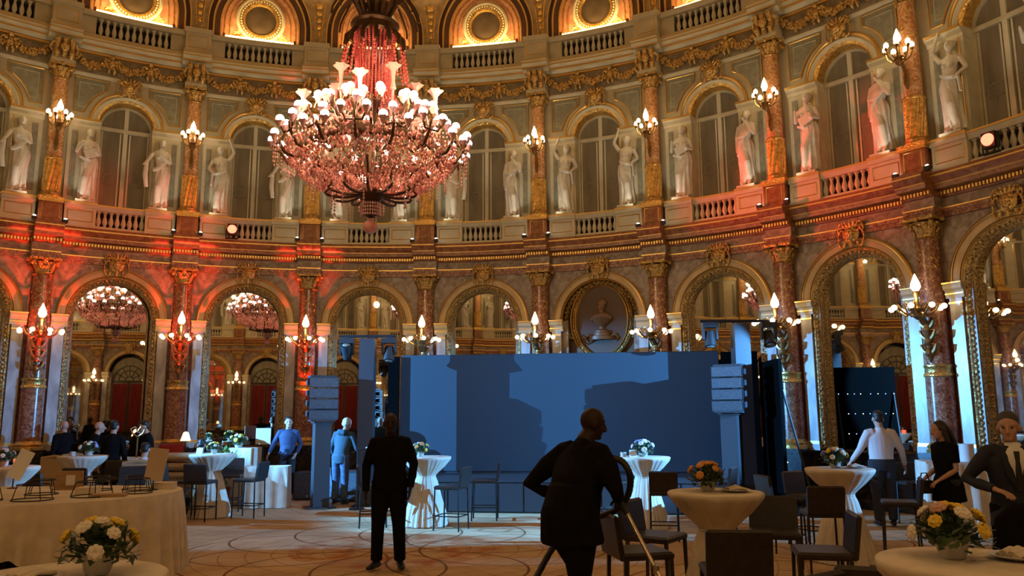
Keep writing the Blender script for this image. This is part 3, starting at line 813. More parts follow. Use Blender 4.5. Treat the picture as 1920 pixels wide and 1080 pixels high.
# ------------------------------------------------------------------ carpet
def carpet():
    m = mat('patterned_carpet', (.4, .26, .13), .95, spec=.1)
    b = m.node_tree.nodes['Principled BSDF']
    g = nd(m, 'ShaderNodeNewGeometry'); pos = g.outputs['Position']
    def mth(op, a, c=None, cl=False):
        n = nd(m, 'ShaderNodeMath', operation=op, use_clamp=cl)
        for i, q in enumerate((a, c)):
            if q is None: continue
            if isinstance(q, (int, float)): n.inputs[i].default_value = q
            else: lk(m, q, n.inputs[i])
        return n.outputs[0]
    def dist(x, y, sx=1.0):
        n = nd(m, 'ShaderNodeVectorMath', operation='DISTANCE'); lk(m, pos, n.inputs[0]); n.inputs[1].default_value = (x, y, 0)
        return n.outputs['Value']
    def line(d, r, wd): return mth('LESS_THAN', mth('ABSOLUTE', mth('SUBTRACT', d, r)), wd)
    P0 = (-1.55, 11.1)
    acc = None
    for k in range(10):
        a = 2 * PI * k / 10
        l = line(dist(P0[0] + 1.55 * math.cos(a), P0[1] + 1.55 * math.sin(a)), 1.25, .017)
        acc = l if acc is None else mth('MAXIMUM', acc, l)
    for x, y in ((2.9, 8.2), (-5.8, 8.4), (1.0, 6.2), (-3.2, 6.4), (4.8, 11.5)):
        for r in (.7, 1.3, 1.9): acc = mth('MAXIMUM', acc, line(dist(x, y), r, .015))
    d0 = dist(*P0)
    fine = mth('LESS_THAN', mth('FRACT', mth('MULTIPLY', d0, 3.1)), .06)
    sp = nd(m, 'ShaderNodeSeparateXYZ'); lk(m, pos, sp.inputs[0])
    ang = mth('ARCTAN2', mth('SUBTRACT', sp.outputs[1], P0[1]), mth('SUBTRACT', sp.outputs[0], P0[0]))
    rad = mth('LESS_THAN', mth('FRACT', mth('MULTIPLY', ang, 9.55)), .05)
    fine = mth('MULTIPLY', mth('MAXIMUM', fine, rad), .45)
    nz = nd(m, 'ShaderNodeTexNoise'); nz.inputs['Scale'].default_value = 1.3; nz.inputs['Detail'].default_value = 6; lk(m, pos, nz.inputs['Vector'])
    base = ramp(m, nz.outputs['Fac'], [(.35, (.46, .30, .155)), (.65, (.60, .41, .23))])
    fl = mth('LESS_THAN', mth('ABSOLUTE', mth('SUBTRACT', d0, 1.0)), .42)
    n2 = nd(m, 'ShaderNodeTexNoise'); n2.inputs['Scale'].default_value = 3.4; n2.inputs['Detail'].default_value = 5; lk(m, pos, n2.inputs['Vector'])
    fl = mth('MULTIPLY', fl, mth('MULTIPLY', mth('SUBTRACT', n2.outputs['Fac'], .42, True), 4.0, True))
    def mix(f, a, c):
        n = nd(m, 'ShaderNodeMix', data_type='RGBA')
        lk(m, f, n.inputs[0])
        for i, q in ((6, a), (7, c)):
            if isinstance(q, tuple): n.inputs[i].default_value = (*q, 1)
            else: lk(m, q, n.inputs[i])
        return n.outputs[2]
    c = mix(fl, base, (.40, .13, .035))
    c = mix(fine, c, (.16, .085, .04)); c = mix(acc, c, (.20, .095, .04))
    lk(m, c, b.inputs['Base Color'])
    return m
M['carpet'] = carpet()
floor.data.materials[0] = M['carpet']

# ------------------------------------------------------------------ oval relief in the blind bay; doors opposite
b = arch_plate(RM + .18, 1.02, 0, .03)
o = b.build('wall_blind_arch', [M['relief']], None, 0, **S); o.location = on_wall(th_bay(MEDAL), -.16); o.rotation_euler = (0, 0, -th_bay(MEDAL) + PI)
root = empty('oval_bust_relief', on_wall(th_bay(MEDAL), -.13), -th_bay(MEDAL) + PI, 'dark gilt oval relief of a bust filling the arch above the blue screen', 'relief')
ZM = 3.98
b = MB(); n = 48; rings = []
for i in range(n + 1):
    a = 2 * PI * i / n
    rings.append([(q * math.cos(a), y, ZM + (q + .20) * math.sin(a)) for q, y in ((.665, 0), (.66, .07), (.64, .09), (.625, .07), (.615, .0))])
b.path(rings, 0); rings = []
for i in range(n + 1):
    a = 2 * PI * i / n
    rings.append([(q * math.cos(a), y, ZM + (q + .18) * math.sin(a)) for q, y in ((.775, .0), (.775, .07), (.76, .09), (.745, .07), (.735, .02))])
b.path(rings, 0)
b.build('oval_frame', [M['goldline']], root)
b = MB(); r = random.Random(4)
for i in range(64):
    a = -.5 + (PI + 1.0) * i / 63; q = .86 + .03 * (i % 2)
    x, z = q * math.cos(a), 4.0 + q * math.sin(a)
    t = a + PI / 2 + (.5 if i % 2 else -.5)
    b.tube([(x - .06 * math.cos(t), .04, z - .06 * math.sin(t)), (x, .09, z), (x + .06 * math.cos(t), .05, z + .06 * math.sin(t))], [.02, .042, .012], 6)
b.build('leaf_border', [M['carve_dark']], root)
b = MB()
for i in range(100):
    a = 2 * PI * i / 100; b.ball((.70 * math.cos(a), .03, ZM + .89 * math.sin(a)), (.032, .03, .032), 6, 4)
b.build('bead_border', [M['carve_dark']], root)
b = MB(); vs = [(.63 * math.cos(2 * PI * i / 40), .01, ZM + .83 * math.sin(2 * PI * i / 40)) for i in range(40)]
b.add(vs, [tuple(range(40))]); b.build('oval_ground', [M['relief']], root, 0)
b = MB()
b.ball((0, .06, ZM + .36), (.10, .09, .14), 14, 10); b.tube([(0, .05, ZM + .26), (0, .05, ZM + .10)], [.06, .07], 10)
b.tube([(-.24, .04, ZM + .02), (-.1, .06, ZM + .10), (.1, .06, ZM + .10), (.24, .04, ZM + .02)], [.06, .10, .10, .06], 10)
b.lathe([(.24, 0), (.17, -.12), (.07, -.2), (.06, -.26), (.17, -.30), (.17, -.34), (.20, -.36), (.20, -.42), (.30, -.44), (.30, -.52)], 16, (0, .02, ZM + .05))
b.ball((.05, .13, ZM + .35), (.025, .05, .03), 8, 6); b.ball((-.04, .05, ZM + .42), (.11, .09, .10), 12, 8)
for sg in (-1, 1):
    b.tube([(sg * .2, .03, ZM - .40), (sg * .32, .05, ZM - .34), (sg * .40, .03, ZM - .42), (sg * .34, .03, ZM - .5)], [.03, .035, .03, .02], 6)
b.build('bust', [M['reliefb']], root)
def door_panel():
    b = MB()
    n = 24; r = RM + .1
    pts = [(r * math.cos(PI * i / n), 0, ZC - .1 + r * math.sin(PI * i / n)) for i in range(n + 1)] + [(-r, 0, .02), (r, 0, .02)]
    b.add(pts, [tuple(range(len(pts)))], 0)
    for i in range(1, 6):
        a = PI * i / 6; b.tube([(.2 * math.cos(a), .02, 3.6 + .2 * math.sin(a)), (.74 * math.cos(a), .02, 3.6 + .74 * math.sin(a))], .018, 5, 1)
    for q in (.2, .5, .74): b.tube([(q * math.cos(PI * i / 16), .02, 3.6 + q * math.sin(PI * i / 16)) for i in range(17)], .02, 5, 1)
    b.box(-.8, .8, 0, .05, 3.5, 3.6, 1); b.box(-.03, .03, 0, .05, 0, 3.5, 1)
    for sg in (-1, 1):
        for i in range(9):
            x = sg * (.10 + .075 * i); b.tube([(x, .04, .1), (x, .04, 3.45)], .034, 6, 2)
    return b.mesh('door_leaf', [M['window'], M['doorwood'], M['curtain']])
me_dr = door_panel()
nd_ = 0
for k in bays:
    if 11 <= k <= 24 and k % 2 == 0:
        nd_ += 1
        o = fixed('door_%d' % nd_, me_dr, None, **S); o.location = on_wall(th_bay(k), -.2); o.rotation_euler = (0, 0, -th_bay(k) + PI)

# ------------------------------------------------------------------ cove tubes behind the parapet
b = MB(); b.box(-.86, .86, -.03, .03, 0, .05, 1, 6); b.tube([(-.84, 0, .09), (.84, 0, .09)], .035, 8, 0)
for sg in (-1, 1): b.box(*sorted((sg * .84, sg * .90)), -.05, .05, 0, .16, 1)
me_tube = b.mesh('tube', [M['strip'], M['brownm']])
for k in bays:
    th = th_bay(k)
    o = fixed('cove_light', me_tube, None)
    o.location = on_wall(th, -.02, 11.24); o.rotation_euler = (0, 0, -th)
    tag(o, 'glowing yellow light trough behind the parapet under a round window, %s from left' % ORD[max(0, min(10, k + 1))] if shown(k) else 'yellow light trough under a round window on the far side of the hall', 'cove light', 'cove lights under the round windows')
    lamp('cove_lamp', 'AREA', on_wall(th, -.02, 11.40), 24 if shown(k) else 10, (1, .60, .20), size=(1.7, .12), target=on_wall(th, -.10, 13))

# ------------------------------------------------------------------ wall lamps on the columns
def upper_sconce(root):
    b = MB()
    b.tube([(0, .30, 7.65), (0, .36, 7.75), (0, .33, 7.95), (0, .42, 8.1), (0, .5, 8.16), (0, .52, 8.26), (0, .52, 8.46)], [.02, .04, .03, .035, .035, .04, .03], 8)
    b.ball((0, .33, 7.85), (.05, .04, .10), 8, 6); b.lathe([(.02, 8.05), (.07, 8.1), (.05, 8.18), (.09, 8.22), (.03, 8.26)], 10, (0, .52, 0))
    b.lathe([(.02, 8.42), (.05, 8.46), (.055, 8.5)], 10, (0, .52, 0))
    for i in range(7):
        a = 2 * PI * i / 7 + .2; c, s = math.cos(a), math.sin(a)
        b.tube([(.03 * c, .52 + .03 * s, 8.2), (.12 * c, .52 + .12 * s, 8.14), (.2 * c, .52 + .2 * s, 8.22), (.23 * c, .52 + .23 * s, 8.34)], [.018, .016, .014, .016], 6)
        b.lathe([(.012, 8.32), (.035, 8.35), (.03, 8.38)], 8, (.23 * c, .52 + .23 * s, 0))
    b.build('bracket', [M['brass']], root)
    for i in range(7):
        a = 2 * PI * i / 7 + .2
        q = MB(); q.lathe([(.02, 0), (.048, .04), (.04, .09), (.012, .12)], 9); p = q.build('bulb', [M['bulb']], root); p.location = (.23 * math.cos(a), .52 + .23 * math.sin(a), 8.37)
    q = MB(); q.lathe([(.03, 0), (.07, .07), (.055, .15), (.02, .24), (.004, .28)], 10); p = q.build('flame_shade', [M['bulb']], root); p.location = (0, .52, 8.50)
def lower_sconce(root):
    b = MB()
    b.tube([(0, .32, 2.62), (0, .36, 2.75), (0, .34, 2.95), (0, .38, 3.1), (0, .37, 3.3), (0, .5, 3.42), (0, .60, 3.40), (0, .62, 3.5), (0, .62, 3.95)], [.015, .04, .03, .055, .05, .045, .05, .05, .022], 8)
    for sg in (-1, 1):
        for z in (2.85, 3.1, 3.3):
            b.tube([(0, .35, z - .1), (sg * .10, .37, z), (sg * .13, .36, z + .09), (sg * .06, .37, z + .1)], [.03, .035, .03, .015], 6)
    for z in (2.8, 3.0, 3.2): b.ball((0, .39, z), (.055, .05, .07), 8, 6)
    b.lathe([(.02, 3.36), (.09, 3.42), (.07, 3.48), (.12, 3.52), (.13, 3.55), (.04, 3.60), (.03, 3.75), (.05, 3.78), (.06, 3.86)], 12, (0, .62, 0))
    for i in range(8):
        a = 2 * PI * i / 8 + .3; c, s = math.cos(a), math.sin(a)
        b.tube([(.08 * c, .62 + .08 * s, 3.5), (.18 * c, .62 + .18 * s, 3.44), (.3 * c, .62 + .3 * s, 3.52), (.36 * c, .62 + .36 * s, 3.62), (.40 * c, .62 + .40 * s, 3.60)], [.02, .018, .016, .018, .02], 6)
        b.tube([(.1 * c, .62 + .1 * s, 3.55), (.2 * c, .62 + .2 * s, 3.66), (.28 * c, .62 + .28 * s, 3.60), (.24 * c, .62 + .24 * s, 3.54)], .012, 5)
    b.build('bracket', [M['brass']], root)
    for i in range(8):
        a = 2 * PI * i / 8 + .3
        q = MB(); q.ball((0, 0, 0), (.052, .052, .048), 10, 7); p = q.build('globe_bulb', [M['bulb']], root); p.location = (.42 * math.cos(a), .62 + .42 * math.sin(a), 3.57)
    q = MB(); q.lathe([(.04, 0), (.085, .07), (.075, .14), (.035, .24), (.006, .31)], 12); p = q.build('flame_shade', [M['bulb']], root); p.location = (0, .62, 3.86)
def prep(fn, name):
    root = empty(name)
    fn(root); return root
US, LS = prep(upper_sconce, 'gallery_sconce'), prep(lower_sconce, 'wall_sconce')
def col_place(o, k, d0=0.0):                            # flat bay coordinates (s, d, z) -> column k; d points to the room
    o.location = on_wall(th_col(k), 0, 0); o.rotation_euler = (0, 0, -th_col(k) + PI)
fu = fl_ = True
PLC = {1: 'leftmost full gallery column', 2: 'second gallery column from left', 3: 'gallery column behind the chandelier, left', 4: 'gallery column right of the chandelier',
       5: 'gallery column between the fourth and fifth windows', 6: 'third gallery column from right', 7: 'second gallery column from right', 8: 'rightmost gallery column'}
PLL = {1: 'leftmost red-lit marble column', 2: 'second red-lit marble column', 3: 'third red-lit column, above the man in the blue jacket', 4: 'column above the left truss tower and screen edge',
       5: 'column just left of the oval relief', 6: 'column just right of the oval relief', 7: 'column behind the right truss tower', 8: 'column between the two right mirrors', 9: 'column at the right edge of the hall'}
for k in bays:
    o = LS if fl_ else copy_tree(LS); fl_ = False
    col_place(o, k)
    tag(o, 'bronze ring wall lamp on the ' + PLL[k] if k in PLL else 'bronze ring wall lamp on the far side, seen in mirrors', 'wall lamp', 'lower wall lamps')
    lamp('sconce_lamp', 'POINT', on_wall(th_col(k), .72, 3.75), 5.5 if shown(k) else 10, WARM, .06)
    if shown(k):
        o = US if fu else copy_tree(US); fu = False
        col_place(o, k)
        tag(o, 'gilt candle-flame wall lamp on the ' + PLC.get(k, 'gallery column beyond the frame'), 'wall lamp', 'gallery wall lamps')
    lamp('gallery_lamp', 'POINT', on_wall(th_col(k), .62, 8.55), 8 if shown(k) else 11, WARM, .06)

# ------------------------------------------------------------------ statues
def statue(pose):
    b = MB(); r = random.Random(pose)
    sw = .05 if pose % 2 else -.05                      # hip sway
    def fold(q, z, a): return q * (1 + (.09 + .10 * max(0, .8 - z)) * math.sin(9 * a + 3.5 * z + pose) + .05 * math.sin(17 * a - 2 * z))
    vs = MB()
    vs.lathe([(.16, .05), (.17, .12), (.155, .3), (.15, .5), (.155, .7), (.165, .85), (.15, .98), (.12, 1.06)], 40, fold=fold)
    b.merge(vs, lambda p: (p[0] * 1.1 + sw * math.sin(min(p[2], 1) * PI / 2) * .9, p[1] * .95 - .02, p[2]))
    k = 1 if sw > 0 else -1
    b.tube([(k * .06 + sw, .02, .95), (-k * .03, .13, .52), (-k * .06, .06, .08)], [.10, .085, .07], 10)      # advanced knee
    for s2 in (-1, 1): b.tube([(s2 * .07, .06, .03), (s2 * .08, .2, .02)], [.045, .035], 8)
    b.tube([(sw, 0, .95), (sw * .7, 0, 1.08), (sw * .3, .01, 1.22), (0, 0, 1.36), (0, -.01, 1.44)], [(.145, .11), (.115, .09), (.14, .105), (.155, .095), (.09, .07)], 14, side=(1, 0, 0))
    if pose != 1:
        for s2 in (-1, 1): b.ball((s2 * .065, .095, 1.25), .05, 8, 6)
    b.tube([(-.15, -.01, 1.38), (0, -.02, 1.42), (.15, -.01, 1.38)], [.055, .06, .055], 10)
    b.tube([(0, -.01, 1.40), (.01, .01, 1.54)], [.052, .048], 10)
    tx = .05 if pose in (0, 3) else -.05
    b.ball((tx * .5, .03, 1.62), (.075, .092, .11), 12, 9); b.ball((tx * .5, .12, 1.61), (.016, .025, .025), 6, 5); b.ball((tx * .5, .05, 1.55), (.05, .06, .04), 8, 6)
    b.ball((tx * .5, -.03, 1.66), (.085, .085, .085), 10, 8); b.ball((tx * .5, -.12, 1.63), (.05, .055, .05), 8, 6)
    def arm(s2, el, wr):
        sh = (s2 * .17, -.01, 1.38)
        b.tube([sh, tuple((sh[i] + el[i]) / 2 for i in range(3)), el], [.052, .048, .04], 9)
        b.tube([el, tuple((el[i] + wr[i]) / 2 for i in range(3)), wr], [.04, .038, .028], 9)
        d = (Vector(wr) - Vector(el)).normalized()
        h = Vector(wr) + d * .05; b.tube([wr, h, h + d * .07], [(.026, .018), (.034, .018), (.018, .012)], 7)
    def swag(pts, w): b.tube(pts, [(w * (1 + .2 * (i % 2)), w * .6) for i in range(len(pts))], 8)
    if pose == 0:                                       # one arm raised over the head
        arm(-1, (-.30, .02, 1.60), (-.20, .02, 1.86)); arm(1, (.27, -.02, 1.15), (.17, .12, 1.02))
        swag([(-.14, .08, 1.1), (.02, .14, 1.02), (.17, .09, .98), (.2, .08, .7)], .05)
    elif pose == 1:                                     # wrapped in a mantle, hand at the chin
        arm(-1, (-.21, .07, 1.12), (-.04, .16, 1.42)); arm(1, (.21, .05, 1.12), (-.02, .17, 1.10))
        swag([(-.17, .02, 1.38), (-.06, .11, 1.2), (.12, .11, 1.0), (.17, .06, .7)], .055); swag([(.16, -.02, 1.4), (.19, .0, 1.15), (.18, .04, .8)], .07)
    elif pose == 2:                                     # holding a tablet at the hip
        arm(-1, (-.25, .0, 1.13), (-.20, .15, 1.12)); arm(1, (.24, .02, 1.13), (.16, .2, 1.25))
        b.obox(Matrix.Translation((-.06, .20, 1.10)) @ Matrix.Rotation(.35, 4, 'Y'), .30, .03, .20)
        swag([(-.16, .05, 1.0), (0, .14, .94), (.17, .08, 1.02)], .045)
    else:                                               # reaching out, drapery over the arm
        arm(-1, (-.28, .06, 1.16), (-.34, .20, 1.05)); arm(1, (.22, .05, 1.14), (.06, .15, 1.22))
        swag([(-.30, .10, 1.10), (-.32, .11, .8), (-.28, .09, .5)], .05); swag([(.15, .06, 1.2), (-.02, .13, 1.02), (-.16, .08, .92)], .045)
    t = remesh(b, 'statue', M['statue'], None, .013, 1)
    me = t.data; bpy.data.objects.remove(t)
    return me
ST = [statue(i) for i in range(4)]
plm = MB(); plm.box(-.20, .20, -.16, .22, 0, .05); PL_ME = plm.mesh('plinth_slab', [M['ivory']])
# poses left and right of each window, from the photograph
POSE = {0: (2, 3), 1: (2, 3), 2: (0, 3), 3: (1, 1), 4: (3, 1), 5: (0, 0), 6: (2, 1), 7: (2, 1), 8: (0, 2)}
LOOK = ['marble woman raising an arm', 'mantled marble woman', 'marble woman holding a tablet', 'marble woman reaching out']
WN = {0: 'window cut by the left edge', 1: 'leftmost full gallery window', 2: 'gallery window over the red floodlight', 3: 'gallery window behind the chandelier', 4: 'gallery window just right of the chandelier',
      5: 'gallery window above the oval relief', 6: 'third gallery window from right', 7: 'second gallery window from right', 8: 'rightmost gallery window'}
for k in bays:
    if not (shown(k) and k in POSE) and k not in (11, 12, 13, 14, 15, 16, 17, 18, 19, 20, 21, 22): continue
    for i, sg in enumerate((-1, 1)):
        p = POSE.get(k, (k % 4, (k + 2) % 4))[i]
        a = th_bay(k) + sg * .77 / (R - .05)
        root = empty('statue', on_wall(a, .06, 6.58), -a + PI)
        tag(root, '%s, %s of the %s' % (LOOK[p], 'left' if sg < 0 else 'right', WN[k]) if k in WN else 'white marble gallery statue on the far side, seen only in mirrors', 'statue', 'gallery statues')
        f = fixed('figure', ST[p], root); f.location = (0, 0, .05)
        if (k, sg) in ((5, -1), (5, 1), (8, -1)) or (p == 3 and sg > 0): f.scale = (-1, 1, 1)
        fixed('slab', PL_ME, root)
        if shown(k):
            lp = on_wall(th_bay(k) + sg * .98 / (R - .5), .62, 6.45)
            lamp('statue_uplight', 'SPOT', on_wall(th_bay(k) + sg * 1.02 / (R - .5), .60, 6.2), 24, (1, .93, .72), .03, on_wall(a, .05, 7.9), math.radians(62), .8)
def floodlet(root):
    b = MB(); b.box(-.05, .05, -.04, .04, .02, .09); b.box(-.03, .03, -.02, .02, 0, .03); b.build('housing', [M['black']], root)
    q = MB(); q.ball((0, 0, .10), (.035, .03, .02), 8, 6); q.build('lens', [M['whiteled']], root)
FLT = prep(floodlet, 'uplight'); ff = True
for k in range(0, 9):
    for sg in (-1, 1):
        o = FLT if ff else copy_tree(FLT); ff = False
        a = th_bay(k) + sg * 1.10 / (R - .5)
        put(o, on_wall(a, .44, 5.985), -a)
        tag(o, 'tiny white uplight at the %s foot of the %s' % ('left' if sg < 0 else 'right', WN[k]), 'uplight', 'statue uplights')
for k, sgn, lab in ((2, -.42, 'glowing red floodlight on the cornice before the left balustrade'), (8, .0, 'glowing red floodlight before the balustrade at the right edge')):
    a = th_bay(k) + sgn / R
    root = empty('red_floodlight', on_wall(a, .42, 5.98), -a + PI, 0, None, None)
    tag(root, lab, 'floodlight', 'red floodlights on the cornice')
    b = MB(); b.box(-.11, .11, -.10, .05, .10, .36); b.tube([(-.13, 0, 0), (-.13, 0, .23)], .015, 6); b.tube([(.13, 0, 0), (.13, 0, .23)], .015, 6); b.box(-.14, .14, -.05, .05, 0, .02)
    b.build('housing', [M['black']], root)
    q = MB(); q.lathe([(.0, .0), (.105, 0), (.09, .04), (.0, .05)], 16, cap=False)
    p = q.build('lens', [M['led']], root); p.rotation_euler = (-PI / 2, 0, 0); p.location = (0, .055, .23)
# red uplights at the feet of the three left columns
b = MB(); b.lathe([(.11, 0), (.12, .03), (.12, .10), (.10, .12)], 14); b.build('housing', [M['black']], (parcan := empty('par_can')))
q = MB(); q.lathe([(.0, .125), (.09, .125), (.09, .13), (0, .135)], 14, cap=False); q.build('lens', [M['led']], parcan)
for i, k in enumerate((1, 2, 3)):
    o = parcan if i == 0 else copy_tree(parcan)
    put(o, on_wall(th_col(k), 1.1 if k == 3 else 1.95, 0), 0)
    tag(o, 'low black red uplight on the floor before the ' + PLL[k].split(',')[0], 'uplight', 'red floor uplights')
    lamp('red_uplight', 'SPOT', on_wall(th_col(k), 1.15 if k == 3 else 2.0, .2), 3600, (1, .05, .02), .06, on_wall(th_col(k), .22, 4.6), math.radians(19), .6)

# ------------------------------------------------------------------ the chandelier
ch = empty('chandelier', (-2.0, 11.0, 4.3), 0, 'huge pink crystal chandelier with many glowing globes hanging in the hall', 'chandelier')
Z0 = 4.3
def cz(z): return z - Z0
b = MB()
b.tube([(0, 0, cz(7.4)), (0, 0, cz(14.85))], .04, 8)
b.build('suspension_rod', [M['bronze']], ch)
b = MB()                                               # crown of scrolls
b.lathe([(.30, 7.25), (.34, 7.30), (.33, 7.40), (.36, 7.44), (.30, 7.50), (.12, 7.62), (.10, 7.9), (.05, 8.1)], 24, (0, 0, -Z0))
for i in range(14):
    a = 2 * PI * i / 14; c, s = math.cos(a), math.sin(a)
    pts = []
    for j in range(14):
        t = j / 13; q = .12 + .5 * t ** .8 - .14 * max(0, t - .6) * math.sin(12 * t)
        pts.append((q * c, q * s, cz(7.45 + .55 * math.sin(t * 2.6) - .25 * t * t)))
    b.tube(pts, [.03 * (1 - .5 * j / 13) for j in range(14)], 6)
    for t in (.35, .6):
        q = .12 + .5 * t; b.ball((q * c, q * s, cz(7.45 + .55 * math.sin(t * 2.6))), (.05, .05, .06), 6, 5)
    b.tube([(.33 * c, .33 * s, cz(7.3)), (.42 * c, .42 * s, cz(7.2)), (.44 * c, .44 * s, cz(7.05)), (.38 * c, .38 * s, cz(7.0))], [.03, .035, .03, .012], 6)
b.build('crown', [M['bronze']], ch)
def stem_r(z):                                          # beaded column: wide at the crown, slim, flaring into the bowl
    t = (z - 6.2) / 1.1
    return .235 + .075 * max(0, t) ** 2 + .16 * max(0, (6.75 - z) / .6) ** 2
for i in range(34):
    a = 2 * PI * i / 34; c, s = math.cos(a), math.sin(a); b = MB()
    for j in range(40):
        z = 7.28 - j * .0275; q = stem_r(z)
        b.octa((q * c, q * s, cz(z)), .023, .018)
    b.build('bead_strand', [M['crystal_glow']], ch, 0)
b = MB(); b.lathe([(.04, 5.2), (.05, 6.6), (.05, 7.2), (.2, 7.3)], 12, (0, 0, -Z0)); b.build('stem', [M['bronze']], ch)
b = MB(); r = random.Random(9)
for i in range(18):
    a = 2 * PI * i / 18; c, s = math.cos(a), math.sin(a)
    for j in range(r.randint(5, 11)): b.octa(((.43 + .01 * j) * c, (.43 + .01 * j) * s, cz(7.02 - .06 * j)), .022, .035)
b.build('crown_drops', [M['crystal_glow']], ch, 0, kind='stuff')
b = MB()                                               # bronze hoop and lower scrolls
rings = []
for i in range(61):
    a = 2 * PI * i / 60; rings.append([(q * math.cos(a), q * math.sin(a), cz(z)) for q, z in ((.92, 5.44), (.95, 5.46), (.96, 5.56), (.92, 5.58), (.90, 5.5))])
b.path(rings, 0, close=True)
for i in range(16):
    a = 2 * PI * i / 16; b.ball((.96 * math.cos(a), .96 * math.sin(a), cz(5.5)), (.07, .07, .10), 8, 6)
b.build('bronze_hoop', [M['bronze']], ch)
b = MB()
b.lathe([(.02, 4.52), (.10, 4.58), (.12, 4.66), (.08, 4.72), (.16, 4.80), (.20, 4.90), (.14, 4.98), (.10, 5.02), (.12, 5.1)], 16, (0, 0, -Z0))
b.build('bottom_hub', [M['bronze']], ch)
for i in range(12):
    a = 2 * PI * i / 12 + .1; c, s = math.cos(a), math.sin(a); b = MB(); pts = []
    for j in range(16):
        t = j / 15; q = .12 + .75 * t - (.16 * math.sin((t - .72) * 11) if t > .72 else 0)
        pts.append((q * c, q * s, cz(4.88 - .10 * math.sin(t * PI) + .10 * t + (.10 * (1 - math.cos((t - .72) * 11)) if t > .72 else 0))))
    b.tube(pts, [.028 - .012 * j / 15 for j in range(16)], 6)
    b.build('lower_scroll', [M['bronze']], ch)
b = MB(); b.ball((0, 0, cz(4.40)), .105, 16, 12); b.lathe([(.02, 4.50), (.03, 4.54)], 8, (0, 0, -Z0)); b.build('crystal_ball', [M['crystal']], ch)
def bulb_at(x, y, z, q=.066):
    m = MB(); m.ball((0, 0, 0), (q, q, q), 10, 7); o = m.build('globe', [M['bulbw']], ch); o.location = (x, y, cz(z)); return o
BM = []
def arm(a, pts, ends, cup):
    c, s = math.cos(a), math.sin(a); b = MB(); cups = []
    b.tube([(q * c, q * s, cz(z)) for q, z in pts], [.03, .028, .024, .022, .02, .02][:len(pts)], 7)
    for q, da, z in ends:
        x, y = q * math.cos(a + da), q * math.sin(a + da)
        e = pts[-2]; b.tube([(e[0] * c, e[0] * s, cz(e[1])), ((e[0] + q) / 2 * math.cos(a + da * .7), (e[0] + q) / 2 * math.sin(a + da * .7), cz((e[1] + z) / 2 - .10)), (x, y, cz(z - .06))], [.016, .014, .014], 6)
        cp = MB(); cups.append((cp, (x, y, cz(z)))); cp.lathe([(.012, -.13), (.03, -.10), (.045, -.06), (.068, -.035), (.035, -.05)], 12, (0, 0, 0), fold=lambda r_, z_, an: r_ * (1 + (.22 if r_ > .06 else 0) * math.cos(6 * an)))
        bulb_at(x, y, z) if not BM else None
        if BM: o = fixed('globe', BM[0], ch); o.location = (x, y, cz(z))
    k_ = b.build('branch', [M['bronze']], ch); 
    for cp, lc in cups: cp.build('glass_cup', [M['crystal_clear']], k_).location = lc
BM.append((lambda m: (m.ball((0, 0, 0), .06, 10, 7), m.mesh('globe', [M['bulbw']]))[1])(MB()))
for i in range(16):
    a = 2 * PI * i / 16; v = .06 * (-1) ** i
    arm(a, [(.93, 5.5), (1.05, 5.30), (1.2, 5.34), (1.30, 5.5), (1.32, 5.56 + v)], [(1.38, -.12, 5.62 + v), (1.38, .12, 5.62 + v), (1.20, .0, 5.82 + v)], 0)
for i in range(12):
    a = 2 * PI * i / 12 + .15
    arm(a, [(.55, 5.75), (.72, 5.62), (.9, 5.75), (.98, 5.92), (.98, 5.98)], [(1.02, -.1, 6.02), (.92, .14, 6.10)], 0)
for i in range(10):
    a = 2 * PI * i / 10
    arm(a, [(.38, 6.0), (.5, 5.92), (.62, 6.05), (.66, 6.16)], [(.66, 0, 6.24)], 0)
for i in range(10):                                     # tall crystal flower cups
    a = 2 * PI * i / 10 + .31; q = .98 if i % 2 else .62; zt = 6.25 if i % 2 else 6.55
    b = MB(); b.lathe([(.03, zt - .32), (.045, zt - .3), (.022, zt - .2), (.03, zt - .1), (.035, zt - .04), (.10, zt + .05), (.085, zt + .02)], 12, (q * math.cos(a), q * math.sin(a), -Z0), fold=lambda r_, z, an: r_ * (1 + (.18 if r_ > .06 else 0) * math.cos(6 * an)))
    b.tube([(q * .9 * math.cos(a), q * .9 * math.sin(a), cz(5.85)), (q * math.cos(a), q * math.sin(a), cz(zt - .32))], .018, 6)
    b.build('flower_cup', [M['crystal']], ch)
b = MB(); r = random.Random(21)                         # basket of drops
for i in range(1700):
    a = r.uniform(0, 2 * PI); t = r.random(); z = 5.50 - .62 * t
    q = 1.18 * math.sqrt(max(0.02, 1 - (t * .98) ** 2)) + r.uniform(-.05, .05)
    b.octa((q * math.cos(a), q * math.sin(a), cz(z)), r.uniform(.012, .026), r.uniform(.025, .05))
for i in range(60):                                     # strings hanging from the hoop to the hub
    a = 2 * PI * i / 60
    for j in range(22):
        t = j / 21; q = .92 - .76 * t; z = 5.45 - .5 * math.sin(t * PI / 2) - .06 * math.sin(t * PI)
        b.octa((q * math.cos(a), q * math.sin(a), cz(z)), .014, .022)
b.build('basket_drops', [M['crystal']], ch, 0, kind='stuff')
b = MB()
for i in range(16):
    a = 2 * PI * i / 16
    for da in (-.12, 0, .12):
        for j in range(r.randint(4, 9)): b.octa((1.36 * math.cos(a + da), 1.36 * math.sin(a + da), cz(5.48 - .055 * j)), .016, .028)
for i in range(32):
    a = 2 * PI * i / 32; q = .55 + .28 * (i % 3)
    for j in range(r.randint(3, 7)): b.octa((q * math.cos(a), q * math.sin(a), cz(4.92 + .12 * (i % 3) - .05 * j)), .018, .028)
for i in range(26):
    a = 2 * PI * i / 26
    for j in range(4): b.octa((.14 * math.cos(a), .14 * math.sin(a), cz(4.72 - .05 * j)), .016, .028)
